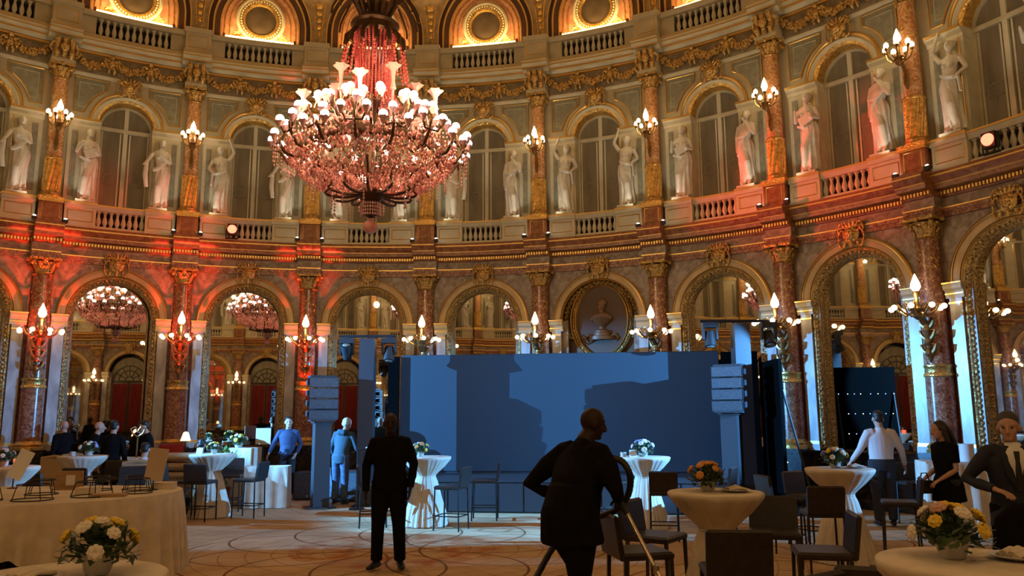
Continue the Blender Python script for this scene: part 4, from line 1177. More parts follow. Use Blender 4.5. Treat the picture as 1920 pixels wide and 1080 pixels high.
b.build('hanging_drops', [M['crystal_clear']], ch, 0, kind='stuff')
b = MB()
for i in range(40):                                     # strings from the flare out to the branches
    a = 2 * PI * i / 40
    for j in range(16):
        t = j / 15; q = .40 + .75 * t; z = 6.2 - .55 * t - .16 * math.sin(t * PI)
        b.octa((q * math.cos(a), q * math.sin(a), cz(z)), .015, .024)
b.build('swag_strings', [M['crystal']], ch, 0, kind='stuff')
# ------------------------------------------------------------------ stage, screen and sound
def along(x, y0=15.06): return y0 - .136 * (x + .61)     # the stage runs slightly askew
ANG = math.atan(-.136)
st = empty('stage', (1.15, along(1.15), 0), ANG, 'low dark blue-lit stage platform under the wide blank screen', 'stage')
b = MB(); b.box(-3.35, 2.5, 0.02, 2.6, .0, .55, 0); b.build('platform', [M['blackgear']], st)
b = MB(); b.box(-3.37, 2.52, 0, 2.6, .55, .58, 0); b.build('deck', [M['blackgear']], st)
b = MB()
for i in range(12): b.box(-3.3 + i * .47, -2.86 + i * .47, -.004, .022, .03, .53, 0)
b.build('skirt_panels', [M['blackgear']], st)
LED0, LED1 = Vector((-2.40, 17.25, 0)), Vector((4.22, 16.38, 0))
mid = (LED0 + LED1) / 2; LA = math.atan2((LED1 - LED0).y, (LED1 - LED0).x); LW = (LED1 - LED0).length
sc_ = empty('led_screen', (mid.x, mid.y, .58), LA, 'wide blank screen washed in blue light at the back of the stage', 'screen')
b = MB(); b.box(-LW / 2, LW / 2, 0, .09, .04, 2.46, 0); b.build('screen_face', [M['ledwall']], sc_)
b = MB()
for i in range(13): b.box(-LW / 2 + i * LW / 12 - .02, -LW / 2 + i * LW / 12 + .02, .09, .20, 0, 2.46, 0)
b.box(-LW / 2, LW / 2, .02, .12, 0, .04, 0); b.box(-LW / 2, LW / 2, .09, .14, 2.42, 2.48, 0)
b.build('support_frame', [M['black']], sc_)
def flat(label, p0, p1, z0, h, t=.06):
    p0, p1 = Vector((*p0, 0)), Vector((*p1, 0)); d = p1 - p0
    o = empty('masking_flat', ((p0.x + p1.x) / 2, (p0.y + p1.y) / 2, z0), math.atan2(d.y, d.x), label, 'masking flat', 'black masking flats')
    b = MB(); b.box(-d.length / 2, d.length / 2, -t / 2, t / 2, 0, h); b.build('panel', [M['velvet']], o)
    b = MB(); b.box(-d.length / 2, d.length / 2, t / 2, t / 2 + .5, 0, .05)
    for s in (-1, 1): b.tube([(s * (d.length / 2 - .05), t / 2, h * .8), (s * (d.length / 2 - .05), t / 2 + .48, .05)], .02, 6)
    b.build('brace', [M['black']], o)
    return o
flat('black masking flat closing the left edge of the screen', (-2.66, 17.2), (-2.43, 17.2), .0, 3.02, .14)
flat('black masking flat closing the right edge of the screen, behind the right speaker stack', (4.25, 16.3), (4.95, 16.15), .0, 3.02)
fl = flat('tall black masking flat with pin-point lights behind the right truss tower', (4.84, 15.6), (4.80, 14.35), 0, 2.75)
b = MB(); r = random.Random(2)
for i in range(40): b.octa((-.55 + 1.1 * (i % 8) / 7 + r.uniform(-.03, .03), .05, .5 + .42 * (i // 8)), .012, .012, i % 2)
b.build('indicator_lights', [mat('blue_indicator', (.1, .2, 1), emit=(.2, .35, 1), es=6), mat('white_indicator', (1, 1, 1), emit=(.9, .95, 1), es=4)], fl)

def line_array():
    root = empty('line_array_speaker')
    zt = 0
    for i in range(4):
        b = MB(); h = .195
        m_ = Matrix.Translation((0, -.03 * i * i / 6, .80 - .1 - i * .2)) @ Matrix.Rotation(math.radians(3.0 * i), 4, 'X')
        v = MB(); v.add([(-.29, -.20, -h / 2), (.29, -.20, -h / 2), (.20, .20, -h / 2 + .03), (-.20, .20, -h / 2 + .03), (-.29, -.20, h / 2), (.29, -.20, h / 2), (.20, .20, h / 2 - .03), (-.20, .20, h / 2 - .03)],
              [(0, 1, 5, 4), (1, 2, 6, 5), (2, 3, 7, 6), (3, 0, 4, 7), (4, 5, 6, 7), (3, 2, 1, 0)])
        for s in (-1, 1): v.box(*sorted((s * .275, s * .31)), -.12, .02, -.05, .05, 0)
        b.merge(v, lambda p: m_ @ Vector(p)); c = b.build('cabinet', [M['blackgear']], root)
        g = MB(); g.box(-.27, .27, -.215, -.195, -h / 2 + .012, h / 2 - .012); g.mx(m_); g.build('grille', [M['mesh_grille']], c)
    b = MB(); b.box(-.26, .26, -.16, .16, .80, .84); b.build('rigging_plate', [M['blackgear']], root); b = MB(); b.box(-.24, .24, -.25, .10, -.05, -.01); b.build('base_shelf', [M['blackgear']], root)
    return root
la = line_array(); put(la, (-3.78, 15.95, 1.72), math.radians(24)); tag(la, 'line array speaker on the left pillar above the two floor subwoofers', 'speaker', 'line array speakers')
lb = copy_tree(la); put(lb, (4.05, 14.95, 1.84), math.radians(-32)); tag(lb, 'blue-lit line array speaker at the right end of the screen', 'speaker')
def pillar(label, loc, h, rz, w=.31):
    o = empty('speaker_pillar', loc, rz, label, 'speaker stand', 'square speaker pillars')
    b = MB(); b.box(-w / 2, w / 2, -w / 2, w / 2, .03, h - .03); b.build('shaft', [M['blackgear']], o)
    b = MB(); b.box(-.28, .28, -.24, .24, 0, .03); b.box(-w / 2 - .03, w / 2 + .03, -w / 2 - .03, w / 2 + .03, h - .03, h); b.build('end_plates', [M['blackgear']], o)
pillar('square dark pillar under the left line array speaker', (-3.77, 16.0, 0), 1.66, math.radians(24))
pillar('square blue-lit pillar under the right line array speaker', (4.05, 15.0, 0), 1.78, math.radians(-32))
def moving_head(root_loc, lab, tilt):
    o = empty('moving_head_light', root_loc, 0, lab, 'stage light', 'moving head lights')
    b = MB(); b.box(-.15, .15, -.11, .11, -.13, -.03); b.box(-.06, .06, -.03, .03, -.03, .0); b.build('base', [M['black']], o)
    b = MB()
    for s in (-1, 1): b.box(*sorted((s * .11, s * .15)), -.06, .06, -.36, -.13)
    b.build('yoke', [M['black']], o)
    h = MB(); h.lathe([(.05, -.14), (.09, -.12), (.10, 0), (.115, .12), (.12, .17), (.10, .18)], 16); h.mx(Matrix.Translation((0, 0, -.32)) @ Matrix.Rotation(tilt, 4, 'X')); h.build('head', [M['black']], o)
    q = MB(); q.ball((0, 0, .17), (.09, .09, .03), 14, 6); q.mx(Matrix.Translation((0, 0, -.32)) @ Matrix.Rotation(tilt, 4, 'X')); q.build('lens', [M['window']], o)
def tower(name, loc, h, rz, bar0, bar1, lab):
    o = empty('truss_tower', loc, rz, lab, 'truss tower', 'black truss towers')
    b = MB(); b.box(-.15, .15, -.15, .15, .03, h); b.build('covered_truss', [M['blackgear']], o)
    b = MB(); b.box(-.22, .22, -.22, .22, 0, .03); b.build('base_plate', [M['black']], o)
    b = MB(); b.tube([(bar0, 0, h + .06), (bar1, 0, h + .06)], .028, 8)
    b.tube([(-.12, 0, h - .02), (-.12, 0, h + .06)], .02, 6); b.tube([(.12, 0, h - .02), (.12, 0, h + .06)], .02, 6); b.build('lighting_bar', [M['black']], o)
tower('L', (-2.95, 16.3, 0), 3.32, 0, -.58, .58, 'black truss tower left of the screen, behind the hooded worker')
moving_head((-3.38, 16.3, 3.36), 'moving head light hanging left on the left truss tower', .5)
moving_head((-2.52, 16.3, 3.36), 'moving head light hanging right on the left truss tower', 2.9)
tower('R', (4.44, 15.5, 0), 3.50, .03, -.78, .74, 'tall black truss tower at the right end of the screen')
moving_head((3.85, 15.49, 3.56), 'moving head light hanging over the right line array speaker', 3.0)
moving_head((5.0, 15.51, 3.56), 'moving head light hanging right on the right truss tower', 2.7)
for (px_, az, sp, tl, lo, hi), lab in zip(PROJ, ('stage projector on a tall stand by the left wall, outside the photo', 'stage projector on a tall stand by the right wall, outside the photo', 'small added blue projector by the right wall, outside the photo')):
    o = empty('stage_projector', (px_[0], px_[1], 0), -math.radians(az), lab, 'projector', 'stage projectors')
    z = px_[2]; g = .30; u, l = g * math.tan(math.radians(hi)), g * math.tan(math.radians(lo))
    b = MB()
    b.box(-.34, .34, -.25, -.23, z - .25, z + .2); b.box(-.34, -.32, -.25, g, z - .25, z + .2); b.box(.32, .34, -.25, g, z - .25, z + .2)
    b.box(-.34, .34, -.25, g, z + .18, z + .2); b.box(-.34, .34, -.25, g, z - .25, z - .23)
    b.box(-.34, .34, g - .02, g, z + u, z + .2); b.box(-.34, .34, g - .02, g, z - .25, z - l)
    b.build('housing', [M['velvet']], o)  # unseen hood, its slit shaped to crop the beam above and below
    b = MB(); b.tube([(0, 0, .9), (0, 0, max(.95, z - .25))], .03, 8); b.build('pole', [M['black']], o)
    for i in range(3):
        a = 2 * PI * i / 3; b = MB(); b.tube([(0, 0, 1.0), (.5 * math.cos(a), .5 * math.sin(a), 0)], .02, 6); b.build('leg', [M['black']], o)
def subwoofer(lab, loc, w, h, rz):
    o = empty('subwoofer', loc, rz, lab, 'subwoofer', 'floor subwoofers')
    b = MB(); b.box(-w / 2, w / 2, 0, .6, .02, h); b.build('cabinet', [M['blackgear']], o)
    b = MB(); b.box(-w / 2 + .03, w / 2 - .03, -.015, .01, .05, h - .03); b.build('grille', [M['mesh_grille']], o)
    b = MB()
    for s in (-1, 1):
        for y in (.05, .5): b.lathe([(.03, 0), (.03, .02)], 8, (s * (w / 2 - .07), y, 0))
    b.build('foot', [M['black']], o)
    b = MB(); b.ball((0, -.016, .09), (.02, .008, .02), 8, 5); b.build('badge', [M['paper']], o)
subwoofer('square subwoofer on the floor beside the man in the blue jacket', (-4.38, 17.45, 0), .60, .58, .05)
subwoofer('wide subwoofer on the floor behind the hooded worker', (-3.15, 17.05, 0), 1.05, .62, .0)
o = empty('microphone_stand', (-3.0, 15.75, 0), 0, 'thin microphone stand beside the hooded worker, in front of the truss tower', 'microphone stand')
b = MB(); b.lathe([(.15, 0), (.15, .02), (.02, .03)], 16); b.build('base', [M['black']], o)
b = MB(); b.tube([(0, 0, .02), (0, 0, 1.10)], .012, 8); b.tube([(-.12, 0, 1.06), (.25, 0, 1.18)], .010, 8); b.build('pole', [M['wire']], o)
b = MB(); b.ball((.29, 0, 1.20), (.035, .03, .03), 10, 8); b.tube([(.15, 0, 1.15), (.27, 0, 1.19)], [.012, .02], 8); b.build('microphone', [M['capw']], o)
o = empty('floor_monitor', (-3.86, 17.0, .0), .3, 'small pale wedge standing by the hooded worker', 'monitor speaker')
b = MB(); b.add([(-.14, 0, 0), (.14, 0, 0), (.14, .22, 0), (-.14, .22, 0), (-.08, .05, .62), (.06, .05, .70), (.08, .18, .70), (-.08, .18, .62)], [(0, 1, 5, 4), (1, 2, 6, 5), (2, 3, 7, 6), (3, 0, 4, 7), (4, 5, 6, 7), (3, 2, 1, 0)]); b.build('cover', [mat('pale_blue_cover', (.30, .40, .50), .6)], o)

# ------------------------------------------------------------------ tables
def X(px, y): return .987 * y * (px - 960) / F
def cocktail_table(lab, loc, seed=0, r0=.405, group='high cocktail tables with gathered cloths'):
    o = empty('cocktail_table', loc, seed, lab, 'table', group)
    def fold(q, z, a):
        k = 0 if z > 1.06 else .018 + .03 * max(0, .75 - z)
        return q * (1 + k * math.sin(26 * a + 2 * math.sin(3 * a + seed)) + k * .8 * math.sin(11 * a + seed))
    b = MB(); b.lathe([(.01, 1.10), (r0 * .6, 1.10), (r0 * .97, 1.10), (r0, 1.092), (r0 * 1.005, 1.07), (r0 * .96, 1.04), (r0 * .72, .93), (r0 * .5, .85), (r0 * .385, .80), (r0 * .37, .785), (r0 * .385, .77), (r0 * .46, .70), (r0 * .62, .45), (r0 * .80, .2), (r0 * .90, .01)], 110, fold=fold, cap=False)
    b.build('gathered_cloth', [M['cloth']], o, sharp=2)
    b = MB(); b.lathe([(r0 * .375, .775), (r0 * .395, .785), (r0 * .375, .795)], 40, cap=False); b.build('tie', [M['cloth']], o)
    b = MB(); b.lathe([(r0 * .96, 1.075), (r0 * .96, 1.095)], 40); b.build('table_top', [M['wood']], o)
    b = MB(); b.tube([(0, 0, .02), (0, 0, 1.075)], .035, 10); b.lathe([(.25, 0), (.25, .02), (.04, .04)], 20); b.build('pedestal', [M['legmetal']], o)
    return o
TB = {'plants': (-5.42, 14.7), 'far': (-7.55, 14.3), 'behindman': (-1.42, 13.4), 'blue': (2.10, 13.0), 'right': (4.0, 10.0), 'mid': (1.74, 7.05), 'front': (2.06, 3.72), 'frontleft': (-1.87, 3.46), 'edge': (-6.95, 11.2)}
TL = {'plants': 'ivory cocktail table with a small card and flowers, in front of the plants at left', 'far': 'ivory cocktail table with white flowers in front of the waiters at left', 'behindman': 'ivory cocktail table half hidden behind the man standing in black',
      'blue': 'cocktail table lit bright blue in front of the screen', 'right': 'cocktail table with blue-lit edge in front of the man in the white shirt', 'mid': 'cocktail table ringed by brown chairs in the centre right, with orange flowers',
      'front': 'ivory cocktail table nearest the camera, bottom right, with yellow flowers', 'frontleft': 'ivory cocktail table in the bottom left corner with yellow flowers', 'edge': 'ivory cocktail table at the left edge with dark flowers and a red candle'}
for i, k in enumerate(TB): cocktail_table(TL[k], (*TB[k], 0), i * .7)
TZ = 1.102
def bouquet(lab, loc, size, cols, n, seed, pot='pot', low=False):
    o = empty('flower_arrangement', loc, seed, lab, 'flowers', 'flower arrangements')
    r = random.Random(seed)
    b = MB(); b.lathe([(.045, 0), (.058, .02), (.07, .075), (.072, .085), (.06, .075)], 16, fold=lambda q, z, a: q * size / .16); b.build('pot', [M[pot]], o)
    b = MB()
    for i in range(230):
        a = r.uniform(0, 2 * PI); e = r.uniform(-.32, 1.25); q = size * r.uniform(.5, 1.12)
        d = Vector((math.cos(a) * math.cos(e), math.sin(a) * math.cos(e), math.sin(e) * .7))
        p = d * q + Vector((0, 0, .09)); t = d.cross(Vector((0, 0, 1))).normalized()
        L = size * r.uniform(.25, .5); w_ = L * .3; up = d * .5 + Vector((r.uniform(-.5, .5), r.uniform(-.5, .5), r.uniform(-.3, .5)))
        up.normalize()
        b.add([p - up * L * .5, p + t * w_, p + up * L * .5, p - t * w_, p + d * .006], [(0, 1, 4), (1, 2, 4), (2, 3, 4), (3, 0, 4)])
    b.build('leaves', [M['leaf']], o)
    b = MB()
    for i in range(24):
        a = r.uniform(0, 2 * PI); e = r.uniform(.1, 1.3); d = Vector((math.cos(a) * math.cos(e), math.sin(a) * math.cos(e), math.sin(e)))
        b.tube([(0, 0, .06), tuple(d * size * .85 + Vector((0, 0, .07)))], .004, 4)
    b.build('stems', [M['leaf']], o)
    for i in range(n):
        a = 2.4 * i + r.uniform(-.3, .3); e = .15 + 1.25 * (i / max(1, n - 1)) ** .8
        d = Vector((math.cos(a) * math.cos(e), math.sin(a) * math.cos(e), math.sin(e) * .85)); p = d * size * 1.0 + Vector((0, 0, .09)); q = size * r.uniform(.2, .27)
        b = MB()
        m_ = Matrix.Translation(p) @ d.to_track_quat('Z', 'Y').to_matrix().to_4x4()
        f = MB(); f.ball((0, 0, .0), (q * .5, q * .5, q * .4), 9, 6)
        for ring_, (k, rr, el) in enumerate(((8, .62, .1), (6, .42, .3))):
            for j in range(k):
                t = 2 * PI * (j + .5 * ring_) / k; f.ball((q * rr * math.cos(t), q * rr * math.sin(t), q * el), (q * .36, q * .36, q * .24), 6, 4)
        b.merge(f, lambda v: m_ @ Vector(v)); b.build('blossom', [M[cols[i % len(cols)]]], o)
    return o
bouquet('yellow and pale blossoms in a white pot on the nearest table, bottom right', (2.0, 3.78, TZ), .165, ['white_petal', 'yellow', 'pink_petal', 'yellow', 'yellow', 'white_petal'], 11, 3)
bouquet('dark leafy arrangement with three yellow blossoms in the bottom left corner', (-1.75, 3.50, TZ), .15, ['white_petal', 'yellow', 'yellow', 'white_petal', 'yellow'], 9, 5)
bouquet('orange roses with dark leaves on the table ringed by brown chairs', (1.68, 7.08, TZ), .17, ['orange_petal', 'orange_petal', 'pink_petal'], 10, 2)
bouquet('blue-lit white flowers in a pot on the table before the man in the white shirt', (3.95, 10.0, TZ), .17, ['white_petal', 'white_petal', 'yellow', 'lblue_petal'], 12, 8)
bouquet('white and lilac flowers on the bright blue-lit table', (2.08, 13.0, TZ), .19, ['white_petal', 'lblue_petal', 'white_petal'], 12, 11)
bouquet('golden flowers on the table behind the man in black', (-1.52, 13.4, TZ), .15, ['yellow', 'white_petal', 'orange_petal'], 9, 12)
bouquet('small white flowers on the table in front of the plants', (-5.38, 14.65, TZ), .13, ['white_petal', 'yellow'], 8, 13)
bouquet('white flowers on the table in front of the waiters', (-7.45, 14.3, TZ), .17, ['white_petal', 'white_petal', 'lblue_petal'], 9, 14)
bouquet('dark flowers on the table at the left edge', (-7.0, 11.2, TZ), .16, ['pink_petal', 'white_petal'], 7, 15)
def simple(name, lab, cat, loc, rz, parts, group=None):
    o = empty(name, loc, rz, lab, cat, group)
    for pn, mb, mt in parts: mb.build(pn, [mt], o)
    return o
def mbox(*a): b = MB(); b.box(*a); return b
def mlathe(p, n=16, c=(0, 0, 0)): b = MB(); b.lathe(p, n, c); return b
def mtube(p, r, n=8): b = MB(); b.tube(p, r, n); return b
def tent_card(lab, loc, rz, w=.12, h=.11):
    b = MB()
    b.add([(-w / 2, -.03, 0), (w / 2, -.03, 0), (w / 2, 0, h), (-w / 2, 0, h), (-w / 2, .03, 0), (w / 2, .03, 0)], [(0, 1, 2, 3), (3, 2, 5, 4)])
    o = b.build('tent_card', [M['paper']], None, 0); o.location = loc; o.rotation_euler = (0, 0, rz); tag(o, lab, 'card', 'tent cards')
tent_card('white tent card beside the flowers on the blue-lit table', (1.90, 12.86, TZ), .1)
tent_card('white tent card on the table in front of the plants', (-5.60, 14.55, TZ), -.2)
def candle(lab, loc, m='pot', s=1.0):
    b = MB(); b.lathe([(.045 * s, 0), (.05 * s, .07 * s), (.042 * s, .07 * s), (.04 * s, .01)], 14); o = empty('candle_cup', loc, 0, lab, 'candle', 'candle cups')
    b.build('cup', [m if not isinstance(m, str) else M[m]], o); q = MB(); q.lathe([(.035 * s, .008), (.035 * s, .045 * s)], 12); q.build('wax', [M['paper']], o)
candle('white candle cup left of the card on the blue-lit table', (1.76, 12.95, TZ))
candle('red glowing candle cup on the table at the left edge', (-6.72, 11.1, TZ), mat('red_glass_lit', (.9, .12, .06), .3, emit=(1, .13, .05), es=1.6), 1.5)
candle('candle cup beside the white flowers on the table before the waiters', (-7.68, 14.2, TZ))
def plate_set(lab, loc, rz):
    o = empty('plate', loc, rz, lab, 'plate', 'plates with napkins')
    b = MB(); b.lathe([(.06, 0), (.11, .012), (.13, .02), (.125, .022), (.07, .01), (.0, .008)], 28, cap=False); b.build('dish', [M['pot']], o)
    b = MB()
    for i in range(5): b.tube([(-.08, -.04 + .02 * i, .02 + .012 * (i % 2)), (0, -.035 + .018 * i, .035 + .008 * (i % 3)), (.085, -.03 + .016 * i, .022)], [(.018, .01)] * 3, 8)
    b.build('napkin', [M['cloth']], o)
plate_set('plate with folded napkin right of the yellow flowers on the nearest table', (2.28, 3.74, TZ), .4)
plate_set('plate with folded napkin left of the flowers in the bottom left corner', (-1.95, 3.36, TZ), 1.2)
plate_set('plate with napkin right of the orange roses', (1.90, 7.0, TZ), .2)
plate_set('plate with napkin on the table before the man in the white shirt', (4.18, 9.95, TZ), .2)

# buffet with a long cloth
TOP = [(-6.7, 7.42), (-5.8, 7.70), (-5.05, 8.02), (-4.65, 8.25), (-4.25, 8.6), (-3.98, 9.1), (-3.93, 9.6), (-4.06, 10.05), (-4.4, 10.38), (-5.2, 10.45), (-5.9, 10.35), (-6.7, 10.1)]
def smooth_loop(P, n):
    out = []
    k = len(P)
    for i in range(k):
        a, c, d, e = (Vector((*P[(i + j) % k], 0)) for j in (-1, 0, 1, 2))
        for j in range(n):
            t = j / n
            out.append(.5 * ((2 * c) + (d - a) * t + (2 * a - 5 * c + 4 * d - e) * t * t + (3 * c - a - 3 * d + e) * t ** 3))
    return out
loop = smooth_loop(TOP, 14)
bo = Vector((-5.3, 9.1, 0))
buf = empty('buffet_table', bo, 0, 'long buffet table under an ivory cloth at the left, set with wire stands', 'table')
b = MB(); b.add([(p.x - bo.x, p.y - bo.y, .9) for p in loop], [tuple(range(len(loop)))]); b.add([(p.x - bo.x, p.y - bo.y, .88) for p in loop], [tuple(range(len(loop) - 1, -1, -1))])
rings = []
for j, t in enumerate((0, .02, .06, .2, .4, .6, .8, 1)):
    rg = []
    for i, p in enumerate(loop):
        n_ = (p - bo); nn = (loop[(i + 1) % len(loop)] - loop[i - 1]); nn = Vector((nn.y, -nn.x, 0)).normalized()
        hem = .38 * max(0, min(1, (-4.35 - p.x) / .55)) if p.y < 9 else 0.0
        z = .9 - (.9 - hem) * t
        f = (.012 + .05 * t) * math.sin(i * 1.1 + 1.5 * math.sin(i * .23)) * min(1, t * 4) + .012 * min(1, t * 12) + .05 * t
        rg.append((n_.x + nn.x * f, n_.y + nn.y * f, z))
    rings.append(rg)
b.path(rings, 0, close=True); b.build('cloth', [M['cloth']], buf, sharp=2)
b = MB()
for x, y in ((-6.5, 7.9), (-5.2, 8.5), (-4.3, 9.3), (-4.6, 10.1), (-6.3, 9.8)): b.tube([(x - bo.x, y - bo.y, 0), (x - bo.x, y - bo.y, .88)], .025, 8)
b.build('legs', [M['legmetal']], buf)
def wire_stand(lab, loc, rz, r0=.17, r1=.13, h=.15):
    o = empty('wire_stand', loc, rz, lab, 'stand', 'black wire cake stands on the buffet')
    for nm, q, z in (('base_ring', r0, .006), ('top_ring', r1, h)):
        b = MB(); b.tube([(q * math.cos(2 * PI * i / 28), q * math.sin(2 * PI * i / 28), z) for i in range(29)], .006, 5); b.build(nm, [M['wire']], o)
    for i in range(4):
        a = PI / 2 * i + .4; b = MB(); b.tube([(r0 * math.cos(a), r0 * math.sin(a), .006), (r1 * math.cos(a), r1 * math.sin(a), h)], .005, 5); b.build('leg', [M['wire']], o)
NTH = ['first', 'second', 'third', 'fourth', 'fifth', 'sixth', 'seventh']
for i, (x, y, q) in enumerate(((-5.55, 8.55, .2), (-5.05, 8.62, .2), (-5.32, 9.25, .17), (-4.62, 9.0, .21), (-4.95, 9.75, .17), (-4.52, 9.85, .17), (-4.30, 9.38, .16))):
    wire_stand('black wire stand, %s from the left along the buffet' % NTH[[0, 1, 2, 3, 4, 5, 6][i]], (x, y, .902), i * .5, q, q * .78, .16)
simple('bread_board', 'tan board lying on the middle of the buffet between the wire stands', 'board', (-4.42, 8.98, .902), .3, [('slab', mbox(-.17, .17, -.10, .10, 0, .03), M['wood'])])
simple('napkin_stack', 'stack of ivory napkins at the back of the buffet', 'napkins', (-4.85, 9.35, .902), .2, [('napkins', mbox(-.11, .11, -.09, .09, 0, .07), M['cloth'])])
simple('napkin_stack', 'folded ivory napkins at the right end of the buffet', 'napkins', (-4.22, 9.9, .902), .2, [('napkins', mbox(-.13, .13, -.10, .10, 0, .08), M['cloth'])])
simple('card_holder', 'small wooden card holder at the back of the buffet', 'card holder', (-5.35, 9.85, .902), .1, [('backboard', mbox(-.16, .16, 0, .02, 0, .22), M['wood']), ('card', mbox(-.03, .07, -.006, 0, .05, .17), M['paper']), ('foot', mbox(-.16, .16, -.06, .06, 0, .015), M['wood'])])
def sign(lab, loc, rz, w, h, pole, tilt, m):
    o = empty('menu_board', loc, rz, lab, 'sign', 'menu boards on the buffet')
    b = MB(); b.box(-w / 2, w / 2, -.008, .008, 0, h); b.mx(Matrix.Translation((0, 0, pole)) @ Matrix.Rotation(tilt, 4, 'Y') @ Matrix.Rotation(-.15, 4, 'X')); b.build('board', [m], o)
    b = MB(); b.tube([(0, .012, 0), (0, .012, pole + .05)], .008, 6); b.build('pole', [M['wire']], o)
    b = MB(); b.lathe([(.06, 0), (.06, .008), (.01, .015)], 14, (0, .012, 0)); b.build('base', [M['wire']], o)
sign('white menu board tilted on a pole at the left of the buffet', (-6.15, 10.05, .902), .1, .17, .36, .12, .38, mat('white_menu', (.80, .77, .76), .6))
sign('tan menu board on a pole at the right end of the buffet', (-4.28, 9.72, .902), 0, .22, .38, .11, .10, mat('tan_menu', (.55, .42, .32), .6))

# ------------------------------------------------------------------ chairs
def stool(name, wide, leg, seat_t=.06, rail=True, sh=.68, bh=.97, taper=.0):
    o = empty(name); w, d = wide, .21
    def slab(x0, x1, y0, y1, z0, z1, lean=0, bev=.018):
        b = MB(); n = 10; rings = []
        for zz, ins in ((z0, bev), (z0 + bev, 0), (z1 - bev, 0), (z1, bev)):
            ly = lean * (zz - z0)
            rings.append([(x0 + ins, y0 + ins + ly, zz), (x1 - ins, y0 + ins + ly, zz), (x1 - ins, y1 - ins + ly, zz), (x0 + ins, y1 - ins + ly, zz)])
        b.path(rings, 0, close=True); b.add(rings[0], [(3, 2, 1, 0)]); b.add(rings[-1], [(0, 1, 2, 3)])
        return b
    slab(-w, w, -d, d, sh - seat_t, sh).build('seat', [M['leather']], o, sharp=.4)
    slab(-w, w, -d - .03, -d + .012, sh - .02 if rail else sh - seat_t, bh, -.14).build('backrest', [M['leather']], o, sharp=.4)
    for sx in (-1, 1):
        for sy in (-1, 1):
            x, y = sx * (w - leg), sy * (d - leg)
            b = MB(); b.tube([(x, y, sh - .03), (x * 1.04, y * 1.08, 0)], [(leg, leg), (leg * (1 - taper), leg * (1 - taper))], 4 if leg > .014 else 8, side=(1, 1, 0)); b.build('leg', [M['legmetal'] if rail else M['leather']], o)
    if rail:
        b = MB(); q = .22
        for p, s in (((-1, -1), (1, -1)), ((1, -1), (1, 1)), ((1, 1), (-1, 1)), ((-1, 1), (-1, -1))):
            b.tube([(p[0] * (w - leg) * 1.03, p[1] * (d - leg) * 1.05, q), (s[0] * (w - leg) * 1.03, s[1] * (d - leg) * 1.05, q)], .010, 6)
        b.build('footrest', [M['legmetal']], o)
    return o
BS = stool('bar_stool', .20, .013)
BC = stool('counter_chair', .225, .021, rail=False, taper=.3)
ub = uc = False
def place_stool(kind, x, y, face, lab):                 # face: direction the sitter looks, degrees from +y clockwise
    global ub, uc
    if kind == 's': o = BS if not ub else copy_tree(BS); ub = True; g = 'black bar stools'; c = 'bar stool'
    else: o = BC if not uc else copy_tree(BC); uc = True; g = 'dark leather chairs round the near tables'; c = 'chair'
    put(o, (x, y, 0), -math.radians(face)); tag(o, lab, c, g)
for px, y, fc, lab in ((383, 14.15, 5, 'black bar stool seen from behind, in front of the table with the small card'),
                       (472, 14.6, -80, 'black bar stool side-on, right of the table with the small card'),
                       (437, 15.6, 170, 'blue-lit bar stool behind the table with the small card'),
                       (702, 13.3, 80, 'bar stool hidden behind the legs of the man in black'),
                       (846, 12.9, -70, 'black bar stool just right of the man in black, back to the screen'),
                       (908, 14.1, -88, 'slim bar stool side-on, second right of the man in black'),
                       (1238, 11.8, 10, 'black bar stool seen from behind, in front of the blue-lit table'),
                       (1150, 13.7, 60, 'bar stool left of the blue-lit table, behind the vacuuming man'),
                       (1338, 12.5, -60, 'blue-rimmed bar stool behind the orange roses'),
                       (1455, 10.8, 80, 'bar stool side-on with thin blue-lit back, left of the right cocktail table'),
                       (1506, 11.25, 150, 'bar stool whose back is lit bright blue, beside the right cocktail table'),
                       (1528, 9.3, 8, 'black bar stool seen from behind, in front of the right cocktail table'),
                       (95, 12.2, 20, 'dark bar stool behind the white menu board'), (165, 13.2, 5, 'dark bar stool under the table with white flowers before the waiters'),
                       (216, 15.0, 170, 'bar stool at left with its back lit bright blue'), (252, 13.6, -30, 'dark bar stool by the man sitting at the counter'), (338, 14.2, 85, 'dark bar stool left of the table with the small card'),
                       (1705, 13.2, 170, 'dark bar stool behind the woman in the black dress')):
    place_stool('s', X(px, y), y, fc, lab)
for px, y, fc, lab in ((1190, 6.75, 78, 'brown leather chair nearest the vacuuming man, facing right'),
                       (1222, 7.6, 125, 'brown leather chair behind the one nearest the vacuuming man'),
                       (1362, 5.95, 6, 'dark chair seen squarely from behind, in front of the table with orange roses'),
                       (1522, 6.7, -78, 'brown leather chair side-on right of the table with orange roses'),
                       (1440, 7.75, -165, 'dark brown chair behind the table with orange roses, right side'),
                       (1428, 4.35, -35, 'chair whose back top just shows at the bottom edge'),
                       (1622, 4.55, 20, 'dark chair half hidden by the nearest table'),
                       (1672, 10.3, -68, 'black leather chair right of the right cocktail table, back lit blue')):
    place_stool('c', X(px, y), y, fc, lab)
